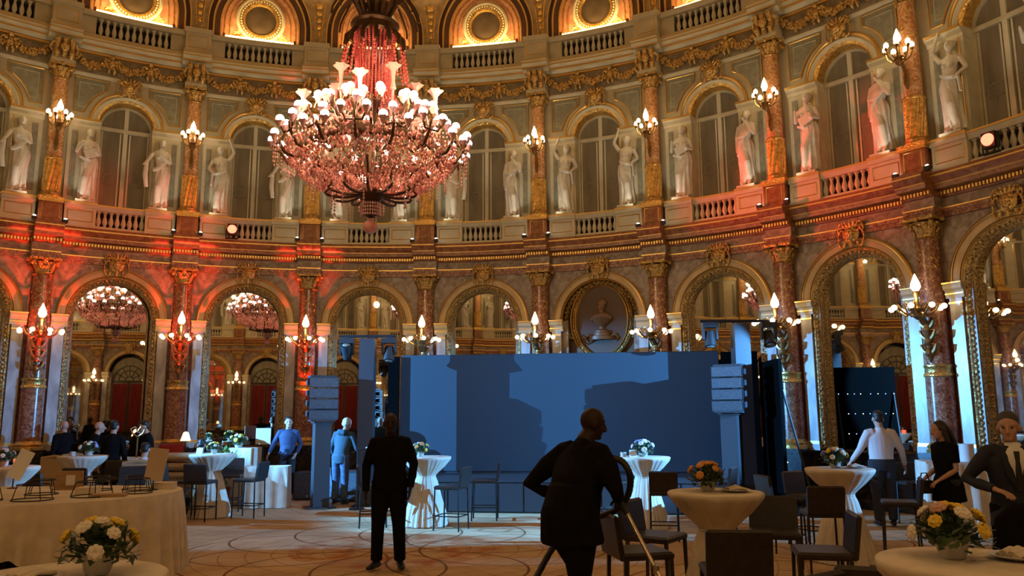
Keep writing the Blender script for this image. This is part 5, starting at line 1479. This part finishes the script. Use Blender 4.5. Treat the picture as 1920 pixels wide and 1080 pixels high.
# ------------------------------------------------------------------ people
def hand(b, W, d, up, side, curl=.5, s=1.0):            # wrist, forearm direction, back-of-hand normal, thumb side (+1/-1)
    W, d, up = Vector(W), Vector(d).normalized(), Vector(up)
    up = (up - d * up.dot(d)).normalized(); sd = d.cross(up).normalized() * side
    P = W + d * .095 * s
    b.tube([W - d * .02, W + d * .02 * s, W + d * .06 * s, P], [(.024 * s, .019 * s), (.031 * s, .018 * s), (.040 * s, .016 * s), (.039 * s, .013 * s)], 10, side=sd)
    for i, L in enumerate((.078, .086, .080, .062)):
        base = P - d * .008 + sd * (.029 - .0195 * i) * s
        q = base; dd = (d + sd * (.10 - .07 * i)).normalized(); pts = [q - d * .02]; rr = [.0095 * s]
        c = curl * (1 + .12 * i)
        for k, f in enumerate((.45, .32, .26)):
            a = c * (k + .6) * .62
            v = dd * math.cos(a) - up * math.sin(a); q = q + v * L * f * s; pts.append(q); rr.append((.009 - .001 * k) * s)
        b.tube(pts, rr, 7)
    t0 = W + d * .028 * s + sd * .024 * s
    t1 = t0 + (d * .55 + sd * .75 - up * .35).normalized() * .038 * s
    t2 = t1 + (d * .85 + sd * .30 - up * .45).normalized() * .034 * s
    b.tube([t0 - d * .015, t0, t1, t2], [.013 * s, .013 * s, .0105 * s, .0085 * s], 7)
def lerp(a, c, t): return Vector(a) * (1 - t) + Vector(c) * t
def human(name, lab, loc, rz, H=1.75, lean=0, side=0, head=(0, 0), armL=None, armR=None, legs=None, top='suit', bottom='trouser', shoe='shoe',
          skin='skin', hair='hair', hem=.86, curl=.6, vox=.012, bare=.0, seated=False, hood=False, cap=False, longhair=False, dress=False, jacket=False, group=None, bulk=1.0, drop=0.0):
    """Local frame: looks along +y, right hand at +x. lean bends the upper body forward at the hips; head = (turn, nod)."""
    s = H / 1.75
    root = empty('person', loc, rz, lab, 'person', group)
    Lm = Matrix.Translation((0, 0, .95 * s)) @ Matrix.Rotation(-math.radians(lean), 4, 'X') @ Matrix.Rotation(math.radians(side), 4, 'Y') @ Matrix.Translation((0, 0, -.95 * s))
    U = lambda x, y, z: Lm @ Vector((x * s, y * s, z * s))
    D = lambda x, y, z: Vector((x * s, y * s, z * s))
    neck, hc = U(0, -.015, 1.47), U(0, .035, 1.625)
    Hm = Matrix.Translation(lerp(neck, hc, .35)) @ Matrix.Rotation(math.radians(head[0]), 4, 'Z') @ Matrix.Rotation(-math.radians(head[1]), 4, 'X') @ Matrix.Translation(-D(0, -.015 + .035 * .35, 1.47 + .155 * .35))
    HH = lambda x, y, z: Hm @ D(x, y, z)
    body = MB(); bk = bulk
    spine = [U(0, 0, .92), U(0, .0, 1.05), U(0, .005, 1.2), U(0, 0, 1.33), U(0, -.01, 1.42), U(0, -.015, 1.47)]
    rx = Lm.to_3x3() @ Vector((1, 0, 0))
    def torso(b, k, a=0): b.tube(spine[a:], [(.165 * bk * k, .115 * bk * k), (.150 * bk * k, .105 * bk * k), (.168 * bk * k, .115 * bk * k), (.185 * bk * k, .118 * k), (.150 * k, .095 * k), (.075 * k, .065 * k)][a:], 18, side=rx)
    torso(body, .86)
    body.tube([U(0, -.02, 1.40), lerp(neck, hc, .2), HH(0, .012, 1.56)], [.060 * s * (1 + .5 * (bulk - 1)), .057 * s * (1 + .5 * (bulk - 1)), .053 * s * (1 + .4 * (bulk - 1))], 12)
    hd = MB()
    hd.ball((0, .012, 1.655), (.076, .094, .092), 18, 12); hd.ball((0, .04, 1.59), (.060, .068, .078), 16, 10); hd.ball((0, .085, 1.545), (.030, .026, .022), 10, 7)
    hd.tube([(0, .105, 1.655), (0, .123, 1.625), (0, .128, 1.605), (0, .112, 1.595)], [.010, .013, .017, .012], 8)
    for q in (-1, 1):
        hd.ball((q * .079, .01, 1.62), (.012, .022, .032), 8, 6); hd.ball((q * .034, .088, 1.665), (.026, .014, .010), 8, 6); hd.ball((q * .04, .075, 1.61), (.024, .022, .026), 8, 6)
    hd.tube([(-.024, .094, 1.572), (0, .103, 1.572), (.024, .094, 1.572)], [.006, .010, .006], 7); hd.tube([(-.02, .094, 1.562), (0, .101, 1.560), (.02, .094, 1.562)], [.005, .008, .005], 7)
    body.merge(hd, lambda p: HH(*p))
    shirt = MB(); torso(shirt, 1.06)
    trs = MB()
    arms = {-1: armL or ((-.245, -.02, 1.14), (-.255, .06, .89)), 1: armR or ((.245, -.02, 1.14), (.255, .06, .89))}
    for q in (-1, 1):
        S = U(q * .175, -.012, 1.41); E, W = D(*arms[q][0]), D(*arms[q][1])
        body.tube([S, lerp(S, E, .5), E, lerp(E, W, .35), W], [.044 * s, .040 * s, .034 * s, .035 * s, .024 * s], 10)
        hand(body, W, W - E, Vector((q * 1.0, -.1, .25)) if abs((W - E).normalized().z) > .6 else Vector((0, 0, 1)), 1 if False else (-q if False else 1) * (1 if True else 1) * (1), curl, s) if False else None
        dW = (W - E).normalized()
        up = Vector((q, 0, 0)) if abs(dW.z) > .6 else Vector((0, 0, 1))
        # thumbs point forward when the arm hangs, inwards when the forearm is level
        sdv = dW.cross(up); want = Vector((0, 1, .1)) if abs(dW.z) > .6 else Vector((-q, 0, .2))
        hand(body, W + dW * .01, dW, up, 1 if sdv.dot(want) > 0 else -1, curl, s)
        C = lerp(S, U(0, -.02, 1.43), .45)
        if bare < .5:
            shirt.tube([C, S, lerp(S, E, .45), E, lerp(E, W, .4), lerp(E, W, .97)], [.075 * s, .072 * s, .062 * s * bk, .053 * s, .049 * s, .040 * s], 12)
        else: shirt.tube([C, S, lerp(S, E, .7)], [.07 * s, .068 * s, .062 * s], 12)
    if jacket or dress or hem < .92:
        z0 = hem
        shirt.tube([U(0, 0, 1.12), U(0, 0, .95), D(0, .0 if not lean else .02, z0)], [(.160 * bk * s, .125 * bk * s), (.178 * bk * s, .132 * bk * s), ((.195 if jacket or dress else .18) * bk * s, .142 * bk * s)], 20, side=rx)
    lg = legs or {-1: ((-.10, .02, .49), (-.105, -.02, .09), 8), 1: ((.10, .02, .49), (.105, -.02, .09), -8)}
    for q in (-1, 1):
        hp = D(q * .088, 0, .92); K, A = D(*lg[q][0]), D(*lg[q][1]); toe = math.radians(lg[q][2])
        body.tube([hp, lerp(hp, K, .5), K, lerp(K, A, .35), A], [.075 * s, .062 * s, .048 * s, .047 * s, .034 * s], 10)
        if bottom: trs.tube([hp + D(0, 0, .06), lerp(hp, K, .35), K, lerp(K, A, .5), lerp(K, A, .97) ], [.105 * s * bk, .096 * s * bk, .076 * s, .070 * s, .066 * s], 14)
        f = Vector((-math.sin(toe), math.cos(toe), 0)); base = Vector((A.x, A.y, A.z - .075 * s))
        body.tube([A, base + f * .05 * s + Vector((0, 0, .03))], [.034 * s, .03 * s], 8)
        sh = MB(); sh.tube([base - f * .075 * s + Vector((0, 0, .035)), base - f * .04 * s + Vector((0, 0, .045)), base + f * .04 * s + Vector((0, 0, .045)), base + f * .12 * s + Vector((0, 0, .033)), base + f * .19 * s + Vector((0, 0, .026))],
                           [(.028, .03), (.036, .044), (.042, .044), (.046, .032), (.024, .020)], 12, side=(-f.y, f.x, 0))
        sh.tube([base + Vector((0, 0, .05)), A + Vector((0, 0, .02))], [.042 * s, .044 * s], 10)
        remesh(sh, 'shoe', M[shoe], root, .010, 3)
    if bottom:
        trs.tube([D(0, 0, 1.02), D(0, 0, .93), D(0, 0, .84)], [(.166 * bk * s, .122 * bk * s), (.18 * bk * s, .13 * bk * s), (.15 * bk * s, .11 * bk * s)], 16, side=(1, 0, 0))
        remesh(trs, 'trousers', M[bottom], root, max(vox, .012), 4)
    remesh(body, 'body', M[skin], root, min(vox, .0075), 2)
    if dress:
        shirt.lathe([(.16 * s, 1.02 * s), (.19 * s, .92 * s), (.20 * s, .8 * s), (.215 * s, hem * s)], 22)
    shirt.tube([U(0, -.02, 1.43), lerp(neck, hc, .15)], [.085 * s, .066 * s], 14)
    if hood: shirt.tube([U(-.10, -.07, 1.46), U(-.05, -.12, 1.43), U(.05, -.12, 1.43), U(.10, -.07, 1.46)], [.05, .065, .065, .05], 10)
    remesh(shirt, 'jacket' if jacket or hood else ('dress' if dress else 'top'), M[top], root, max(vox, .012), 4)
    if hair:
        h = MB()
        if longhair:
            h.ball((0, -.012, 1.665), (.092, .102, .10), 16, 12)
            h.tube([HH0 for HH0 in [(0, -.05, 1.68), (0, -.095, 1.60), (0, -.12, 1.48), (0, -.13, 1.36), (0, -.11, 1.24)]], [(.07, .05), (.088, .055), (.095, .05), (.085, .04), (.05, .02)], 14, side=(1, 0, 0))
            for q in (-1, 1): h.tube([(q * .075, 0, 1.67), (q * .09, -.01, 1.56), (q * .10, -.02, 1.42), (q * .085, -.03, 1.3)], [.03, .035, .035, .015], 9)
        else:
            h.ball((0, -.008, 1.688), (.082, .096, .081), 18, 12); h.ball((0, -.042, 1.635), (.066, .056, .066), 14, 10)
        h.xf(lambda p: HH(*p)); remesh(h, 'hair', M[hair], root, .010, 2)
    if cap:
        c = MB(); c.ball((0, .0, 1.675), (.092, .108, .094), 18, 12); c.ball((0, -.03, 1.63), (.085, .08, .07), 14, 10)
        c.xf(lambda p: HH(*p)); remesh(c, 'cap', M['capw'], root, .010, 2)
    if vox < .011:
        for q in (-1, 1):
            e = MB(); e.ball(HH(q * .033, .096, 1.642), .0095, 8, 6); e.build('eye', [M['hair']], root)
    return root, U, D, HH
def face_to(x, y, tx, ty): return math.atan2(-(tx - x), ty - y)
human('p', 'man in black standing alone facing the camera in the middle of the carpet', (-1.45, 9.62, 0), PI + .06, 1.80, 0, head=(4, 6), armL=((-.27, -.05, 1.16), (-.24, .06, .90)), armR=((.27, -.02, 1.14), (.26, .08, .86)),
      legs={-1: ((-.115, .03, .49), (-.13, -.02, .09), 14), 1: ((.12, .03, .49), (.135, -.03, .09), -25)}, top='suit', bottom='suit', shoe='shoe', skin='skin_dark', hair=None, hem=.90, vox=.0105, bulk=1.12)
human('p', 'man in a navy jacket standing with one leg forward at the left red-lit column', (-4.93, 17.8, 0), PI + .15, 1.76, 0, head=(10, 6), armL=((-.27, -.03, 1.15), (-.20, .16, .96)), armR=((.30, -.02, 1.18), (.38, .06, .98)),
      legs={-1: ((-.09, .03, .49), (-.07, -.02, .09), 8), 1: ((.15, .12, .50), (.26, .10, .09), -30)}, top='navy', bottom='trouser', shoe='sneaker', skin='skin', hair='hair', hem=.9, vox=.0109, jacket=True)
human('p', 'worker in a blue-grey hooded jacket and pale cap seen from behind, reaching to a subwoofer', (-3.50, 16.55, 0), -.25, 1.74, 12, side=3, head=(-8, 18), armL=((-.25, .08, 1.14), (-.24, .22, .92)), armR=((.30, .10, 1.12), (.40, .24, .84)),
      top='teal', bottom='jeans', shoe='shoe', skin='skin', hair=None, cap=True, hood=True, hem=.84, vox=.013)
human('p', 'man in a white shirt and dark trousers seen from behind at the right', (5.88, 13.0, 0), -.15, 1.80, 0, head=(0, 8), armL=((-.30, .02, 1.16), (-.40, .16, .98)), armR=((.30, .0, 1.15), (.37, .12, .92)),
      top='shirt', bottom='trouser', shoe='shoe', skin='skin', hair='hair', hem=.92, vox=.013, bulk=1.14)
_, U, D, HH = human('p', 'woman with long dark hair in a short black dress, in profile, at the right', (5.50, 10.35, 0), PI / 2 + .12, 1.66, 3, head=(0, 10), armL=((-.22, .02, 1.12), (-.20, .24, 1.0)), armR=((.21, .0, 1.12), (.17, .22, .98)),
      top='suit', bottom='trouser', shoe='shoe', skin='skin', hair='hair', longhair=True, dress=True, hem=.70, vox=.013, bare=1)
hb = simple('handbag', 'small dark bag held by the woman in the black dress', 'bag', (5.21, 10.36, .86), .3, [('pouch', mbox(-.09, .09, -.04, .04, -.10, .06), M['black']), ('strap', mtube([(-.07, 0, .06), (-.04, 0, .15), (.04, 0, .15), (.07, 0, .06)], .008), M['leather'])])
human('p', 'man in a dark suit, white shirt and tie walking at the right edge', (4.28, 7.0, 0), PI - .28, 1.76, 2, head=(-20, 10), armL=((-.27, -.06, 1.16), (-.30, .12, .96)), armR=((.36, .0, 1.18), (.20, .22, 1.12)),
      legs={-1: ((-.1, .12, .5), (-.1, .02, .09), 4), 1: ((.1, -.04, .49), (.1, -.2, .12), -4)}, top='suit_navy', bottom='suit', shoe='shoe', skin='skin', hair='hair_grey', hem=.80, vox=.0105, jacket=True, bulk=1.08)
SUIT = bpy.data.objects[[o.name for o in bpy.data.objects if o.get('label', '').startswith('man in a dark suit')][0]]
Ls = Matrix.Translation((0, 0, .955)) @ Matrix.Rotation(-math.radians(2), 4, 'X') @ Matrix.Translation((0, 0, -.955))
b = MB(); b.tube([(0, .055, 1.50), (0, .125, 1.43), (0, .138, 1.36), (0, .14, 1.25), (0, .135, 1.12)], [(.062, .02), (.075, .022), (.07, .02), (.05, .018), (.012, .01)], 10, side=(1, 0, 0)); b.mx(Ls); b.build('shirt_front', [M['paper']], SUIT)
b = MB(); b.tube([(0, .142, 1.44), (0, .158, 1.36), (0, .162, 1.25), (0, .150, 1.13)], [(.024, .014), (.017, .010), (.026, .010), (.016, .008)], 10, side=(1, 0, 0)); b.mx(Ls); b.build('tie', [M['black']], SUIT)
for q in (-1, 1):
    b = MB(); b.tube([(q * .055, .09, 1.48), (q * .075, .125, 1.40), (q * .06, .15, 1.26), (q * .012, .15, 1.12)], [(.02, .012), (.036, .012), (.032, .012), (.008, .008)], 8, side=(1, 0, 0)); b.mx(Ls); b.build('lapel', [M['suit_navy']], SUIT)
# dark coat he carries over his forearm
b = MB()
def foldc(q, z, a): return q * (1 + .10 * math.sin(5 * a + 2 * z) + .05 * math.sin(11 * a))
b.lathe([(.03, .50), (.10, .47), (.16, .36), (.22, .18), (.26, 0), (.27, -.14), (.22, -.16)], 40, fold=foldc)
b.tube([(-.02, 0, .45), (-.16, -.02, .36), (-.21, -.03, .12), (-.24, -.03, -.10)], [.07, .075, .065, .05], 12)
t = remesh(b, 'coat', M['suit'], None, .014, 4); t.location = (3.97, 6.42, .56); t.scale = (1.0, .6, 1.0)
tag(t, 'big dark coat carried in front by the suited man at the right edge', 'coat')
# the man vacuuming
VX, VY = .43, 6.25
human('p', 'big man in dark clothes leaning forward with a vacuum cleaner, in the centre foreground', (VX, VY, 0), -PI / 2 + .75, 1.86, 20, head=(-28, 14), armL=((-.44, .02, 1.13), (-.25, .24, 1.02)), armR=((.37, .08, 1.13), (.22, .28, 1.05)),
      legs={-1: ((-.10, .22, .52), (-.10, .16, .09), 4), 1: ((.10, -.02, .49), (.10, -.26, .12), -6)}, top='suit', bottom='suit', shoe='shoe', skin='skin_dark', hair=None, hem=.76, vox=.0105, jacket=True, bulk=1.34)
vc = empty('vacuum_cleaner', (VX + .62, VY - .1, 0), 0, 'vacuum cleaner with steel wand and black looped hose held by the leaning man', 'vacuum cleaner')
def VP(*p): return (p[0] - VX - .62, p[1] - VY + .1, p[2])
b = MB(); b.tube([VP(.86, 6.20, 1.02), VP(1.02, 5.95, .66), VP(1.18, 5.70, .30), VP(1.26, 5.58, .09)], [.016] * 4, 10); b.lathe([(.022, -.03), (.024, 0), (.022, .03)], 10, VP(1.02, 5.95, .66)); b.build('wand', [M['chrome']], vc)
b = MB(); b.obox(Matrix.Translation(VP(1.27, 5.56, .05)) @ Matrix.Rotation(.6, 4, 'Z'), .30, .12, .07); b.build('floor_head', [M['black']], vc)
b = MB(); b.tube([VP(.86, 6.20, 1.02), VP(.80, 6.25, 1.12), VP(.74, 6.28, 1.20)], [.026, .03, .022], 10); b.build('grip', [M['black']], vc)
hose = [VP(.74, 6.28, 1.20), VP(.66, 6.22, 1.33), VP(.72, 6.18, 1.42), VP(.82, 6.15, 1.41), VP(.88, 6.14, 1.30), VP(.88, 6.3, 1.14), VP(.82, 6.6, 1.0), VP(.62, 6.75, .9), VP(.38, 6.75, .76), VP(.16, 6.55, .46), VP(-.05, 6.02, .16), VP(-.3, 6.1, .05), VP(-.7, 6.2, .04)]
def spline(P, n):
    P = [Vector(p) for p in P]; out = []
    for i in range(len(P) - 1):
        a, c, d, e = P[max(0, i - 1)], P[i], P[i + 1], P[min(len(P) - 1, i + 2)]
        for j in range(n):
            t = j / n; out.append(.5 * ((2 * c) + (d - a) * t + (2 * a - 5 * c + 4 * d - e) * t * t + (3 * c - a - 3 * d + e) * t ** 3))
    return out + [P[-1]]
hp = spline(hose, 10); b = MB(); b.tube(hp, [.024 + .003 * (i % 2) for i in range(len(hp))], 10); b.build('hose', [M['black']], vc)
# people at the back left
for x, y, f, lab, kw in (
    (X(170, 16.1), 16.1, -1.0, 'dark-clothed bald waiter bending at the counter, left of the waiter seen from behind', dict(lean=14, skin='skin', hair=None, top='suit')),
    (X(212, 15.4), 15.4, .1, 'waiter in black seen from behind, in front of the counter at left', dict(top='suit', hair='hair', lean=4)),
    (X(252, 16.8), 16.8, -1.2, 'waiter in black with red-lit face looking down, behind the brass stand', dict(top='suit', lean=10, head=(0, 20))),
    (X(284, 16.6), 16.6, 2.0, 'waiter in a black suit in profile beside the second red-lit column', dict(top='suit', lean=10, head=(0, 14))),
    (X(124, 16.9), 16.9, 1.0, 'bald man in dark clothes at the far left of the waiters', dict(top='suit', hair=None, lean=6))):
    human('p', lab, (x, y, 0), f, 1.70, bottom='trouser', vox=.016, **kw)
SEAT = {-1: ((-.12, .44, .50), (-.12, .40, .09), 5), 1: ((.12, .44, .50), (.12, .40, .09), -5)}
def sitter(lab, x, y, f, top, hair, armL=None, armR=None, lean=8, bottom='trouser'):
    LG = {-1: ((-.12, .42, .90), (-.12, .40, .50), 5), 1: ((.12, .42, .90), (.12, .40, .50), -5)}
    r_ = human('p', lab, (x, y, -.38), f, 1.70, lean=lean, head=(0, 12), armL=armL or ((-.26, .12, 1.16), (-.18, .34, 1.10)), armR=armR or ((.26, .12, 1.16), (.18, .34, 1.10)), legs=LG, top=top, bottom=bottom, hair=hair, hem=.90, vox=.016)[0]
    return r_
def armchair(lab, x, y, f, m):
    o = empty('upholstered_chair', (x, y, 0), f, lab, 'chair', 'upholstered chairs at the back left')
    b = MB(); b.box(-.26, .26, -.26, .26, .38, .47); b.build('seat', [M[m]], o, sharp=.4)
    b = MB(); b.box(-.25, .25, -.31, -.24, .45, .98); b.tube([(-.25, -.275, .98), (0, -.275, 1.02), (.25, -.275, .98)], .036, 8); b.build('backrest', [M[m]], o)
    for sx in (-1, 1):
        for sy in (-1, 1): b = MB(); b.tube([(sx * .23, sy * .23, .39), (sx * .25, sy * .27, 0)], [.024, .016], 8); b.build('leg', [M['wood']], o)
def counter(lab, x0, x1, y0, y1, h, cloth, rz=0, name='counter_table'):
    o = empty(name, ((x0 + x1) / 2, (y0 + y1) / 2, 0), rz, lab, 'table', None)
    w_, d_ = (x1 - x0) / 2, (y1 - y0) / 2
    b = MB(); b.box(-w_, w_, -d_, d_, h - .03, h); b.build('table_top', [M[cloth]], o)
    pts = []
    for (ax, ay), (bx, by) in (((-w_, -d_), (w_, -d_)), ((w_, -d_), (w_, d_)), ((w_, d_), (-w_, d_)), ((-w_, d_), (-w_, -d_))):
        n = max(6, int(math.hypot(bx - ax, by - ay) / .05))
        for i in range(n): pts.append((ax + (bx - ax) * i / n, ay + (by - ay) * i / n))
    rings = []
    for z, k in ((h, 0), (h - .05, .3), (h * .5, .7), (.01, 1)):
        rings.append([(p[0] * (1 + .02 * k) + .025 * k * math.sin(i * 1.3) * (abs(p[1]) < d_ - .001), p[1] * (1 + .02 * k) + .025 * k * math.sin(i * 1.3) * (abs(p[0]) < w_ - .001), z) for i, p in enumerate(pts)])
    b = MB(); b.path(rings, 0, close=True); b.build('skirt', [M[cloth]], o, sharp=2)
    return o
sitter('man in a pale top sitting at the counter, half behind the tan menu board', X(272, 14.2), 14.2, .2, 'shirt', 'hair')
place_stool('s', X(272, 14.2), 14.15, 5, 'dark bar stool under the man in the pale top') if False else None
armchair('low dark-legged chair under the man in the pale top', X(272, 14.2), 14.18, .2, 'seatcloth')
counter('low tan-clothed counter where the waiters work at the back left', -8.0, -7.0, 15.95, 16.35, .98, 'cloth')
counter('ivory-draped table behind the slim bar stool, left of the man in the navy jacket', X(506, 16.1) - .45, X(506, 16.1) + .40, 15.9, 16.35, .80, 'cloth', .1)
counter('long white-draped buffet behind the woman in the black dress', 6.15, 7.9, 11.8, 12.5, 1.05, 'cloth', -.25)
o = simple('hurricane_vase', 'clear glass vase standing on the white-draped buffet at right', 'vase', (6.72, 12.05, 1.052), 0, [('glass', mlathe([(.09, 0), (.10, .02), (.10, .24), (.11, .26), (.095, .25), (.09, .03)], 20), mat('vase_glass', (.7, .72, .7), .08, 0, .8))])
for i, (px, y, nm) in enumerate(((120, 16.0, 'left'), (156, 17.0, 'right'))): armchair('tan upholstered chair behind the white-flower table, %s of a pair' % nm, X(px, y), y, .1, 'seatcloth')
for i in range(5):
    b = MB(); b.box(-.42 + .01 * (i % 2), .42, -.26, .26, 0, .13); b.tube([(-.42, -.26, .065), (.42, -.26, .065)], .06, 8); b.tube([(-.42, -.26, .0), (-.42, -.26, .13)], .01, 5)
    o = b.build('bench_cushion', [M['seatcloth']], None, .5); o.location = (X(330, 15.3) + .03 * (i % 2), 15.3, .30 + .165 * i if i else .30)
    tag(o, 'tan cushion stacked before the second red-lit column, %s' % ('bottom of its stack', 'second from the bottom', 'middle of its stack', 'second from the top', 'topmost of its stack')[i], 'cushion', 'stacked tan cushions')
for i in range(1, 5): pass
simple('cushion_trolley', 'low dark trolley under the stack of tan cushions', 'trolley', (X(330, 15.3), 15.3, 0), 0, [('deck', mbox(-.45, .45, -.28, .28, .22, .298), M['black']), ('wheels', (lambda m: ([m.lathe([(.05, 0), (.05, .22)], 10, (x, y, 0)) for x in (-.38, .38) for y in (-.2, .2)], m)[1])(MB()), M['black'])])
simple('brass_stand', 'slim brass ornament stand before the waiter with the red-lit face', 'stand', (X(259, 15.0), 15.0, 0), 0, [('pole', mtube([(0, 0, .02), (0, 0, 1.42)], .016), M['brass']), ('base', mlathe([(.14, 0), (.13, .03), (.03, .05)]), M['brass']), ('scroll', (lambda m: ([m.tube([(0, 0, 1.40), (s * .1, 0, 1.47), (s * .13, 0, 1.55), (s * .05, 0, 1.58), (0, 0, 1.5)], .018, 6) for s in (-1, 1)], m)[1])(MB()), M['brass'])])
simple('red_chair', 'red upholstered chair at the foot of the second red-lit column', 'chair', (X(318, 17.6), 17.6, 0), .1, [('seat', mbox(-.26, .26, -.26, .26, .38, .48), M['redcloth']), ('backrest', mbox(-.26, .26, .2, .27, .46, 1.18), M['redcloth']), ('legs', (lambda m: ([m.tube([(x, y, 0), (x, y, .4)], .02, 6) for x in (-.23, .23) for y in (-.23, .23)], m)[1])(MB()), M['wood'])])
simple('table_lamp', 'small glowing brass lamp left of the plants', 'lamp', (X(349, 16.8), 16.8, 0), 0, [('pole', mtube([(0, 0, .02), (0, 0, 1.30)], .018), M['black']), ('base', mlathe([(.13, 0), (.12, .03), (.03, .05)]), M['black']), ('lit_shade', mlathe([(.10, 1.28), (.05, 1.44), (.02, 1.46)], 14), M['bulb'])])
# planted table by the mirror
counter('blue-lit clothed table with white flowers before the mirror at left', X(432, 17.0) - .05, X(432, 17.0) + .55, 16.8, 17.4, 1.12, 'cloth')
bouquet('white flowers on the blue-lit clothed table before the mirror', (X(447, 17), 17.05, 1.125), .2, ['white_petal', 'yellow'], 8, 21)
def plant(lab, loc, h, seed):
    o = empty('potted_plant', loc, 0, lab, 'plant'); r = random.Random(seed)
    b = MB(); b.lathe([(.15, 0), (.19, .36), (.20, .40), (.17, .40), (.16, .34)], 20); b.build('pot', [M['brownm']], o)
    b = MB()
    for i in range(240):
        d = Vector((r.gauss(0, 1), r.gauss(0, 1), r.gauss(0, .7))).normalized(); p = d * h * .42 * r.uniform(.5, 1) + Vector((0, 0, .45 + h * .4)); L = r.uniform(.08, .14); t = d.cross(Vector((0, 0, 1))).normalized()
        u = (d + Vector((r.uniform(-.5, .5), r.uniform(-.5, .5), r.uniform(-.6, .4)))).normalized()
        b.add([p - u * L * .5, p + t * L * .3, p + u * L * .5, p - t * L * .3, p + d * .01], [(0, 1, 4), (1, 2, 4), (2, 3, 4), (3, 0, 4)])
    b.build('leaves', [mat('bright_leaf', (.09, .17, .03), .5)], o)
    b = MB()
    for i in range(6): b.tube([(0, 0, .3), (.1 * math.cos(i), .1 * math.sin(i), .45 + h * .4)], .012, 5)
    b.build('stems', [M['brownm']], o)
plant('leafy green potted plant behind the table with the small card', (X(419, 16.1), 16.1, 0), .95, 3)
armchair('beige upholstered chair left of the green potted plant', X(378, 16.4), 16.4, .2, 'seatcloth')
sitter('dark-haired person in grey sitting left of the green plant, back to the camera', X(378, 16.5), 16.5, .2, 'teal', 'hair')
armchair('beige upholstered chair behind the green potted plant', X(409, 17.6), 17.6, .3, 'seatcloth')
sitter('person in a pale blue top sitting behind the green plant', X(409, 17.7), 17.7, .2, 'jeans', 'hair')
simple('display_board', 'small tan board on a black stand right of the white flowers before the mirror', 'sign', (X(494, 17.3), 17.3, 0), 0, [('board', mbox(-.16, .16, -.01, .01, 1.18, 1.52), mat('tan_board', (.5, .36, .25), .6)), ('pole', mtube([(0, .02, 0), (0, .02, 1.25)], .012), M['black']), ('base', mlathe([(.15, 0), (.14, .02), (.02, .03)]), M['black'])])
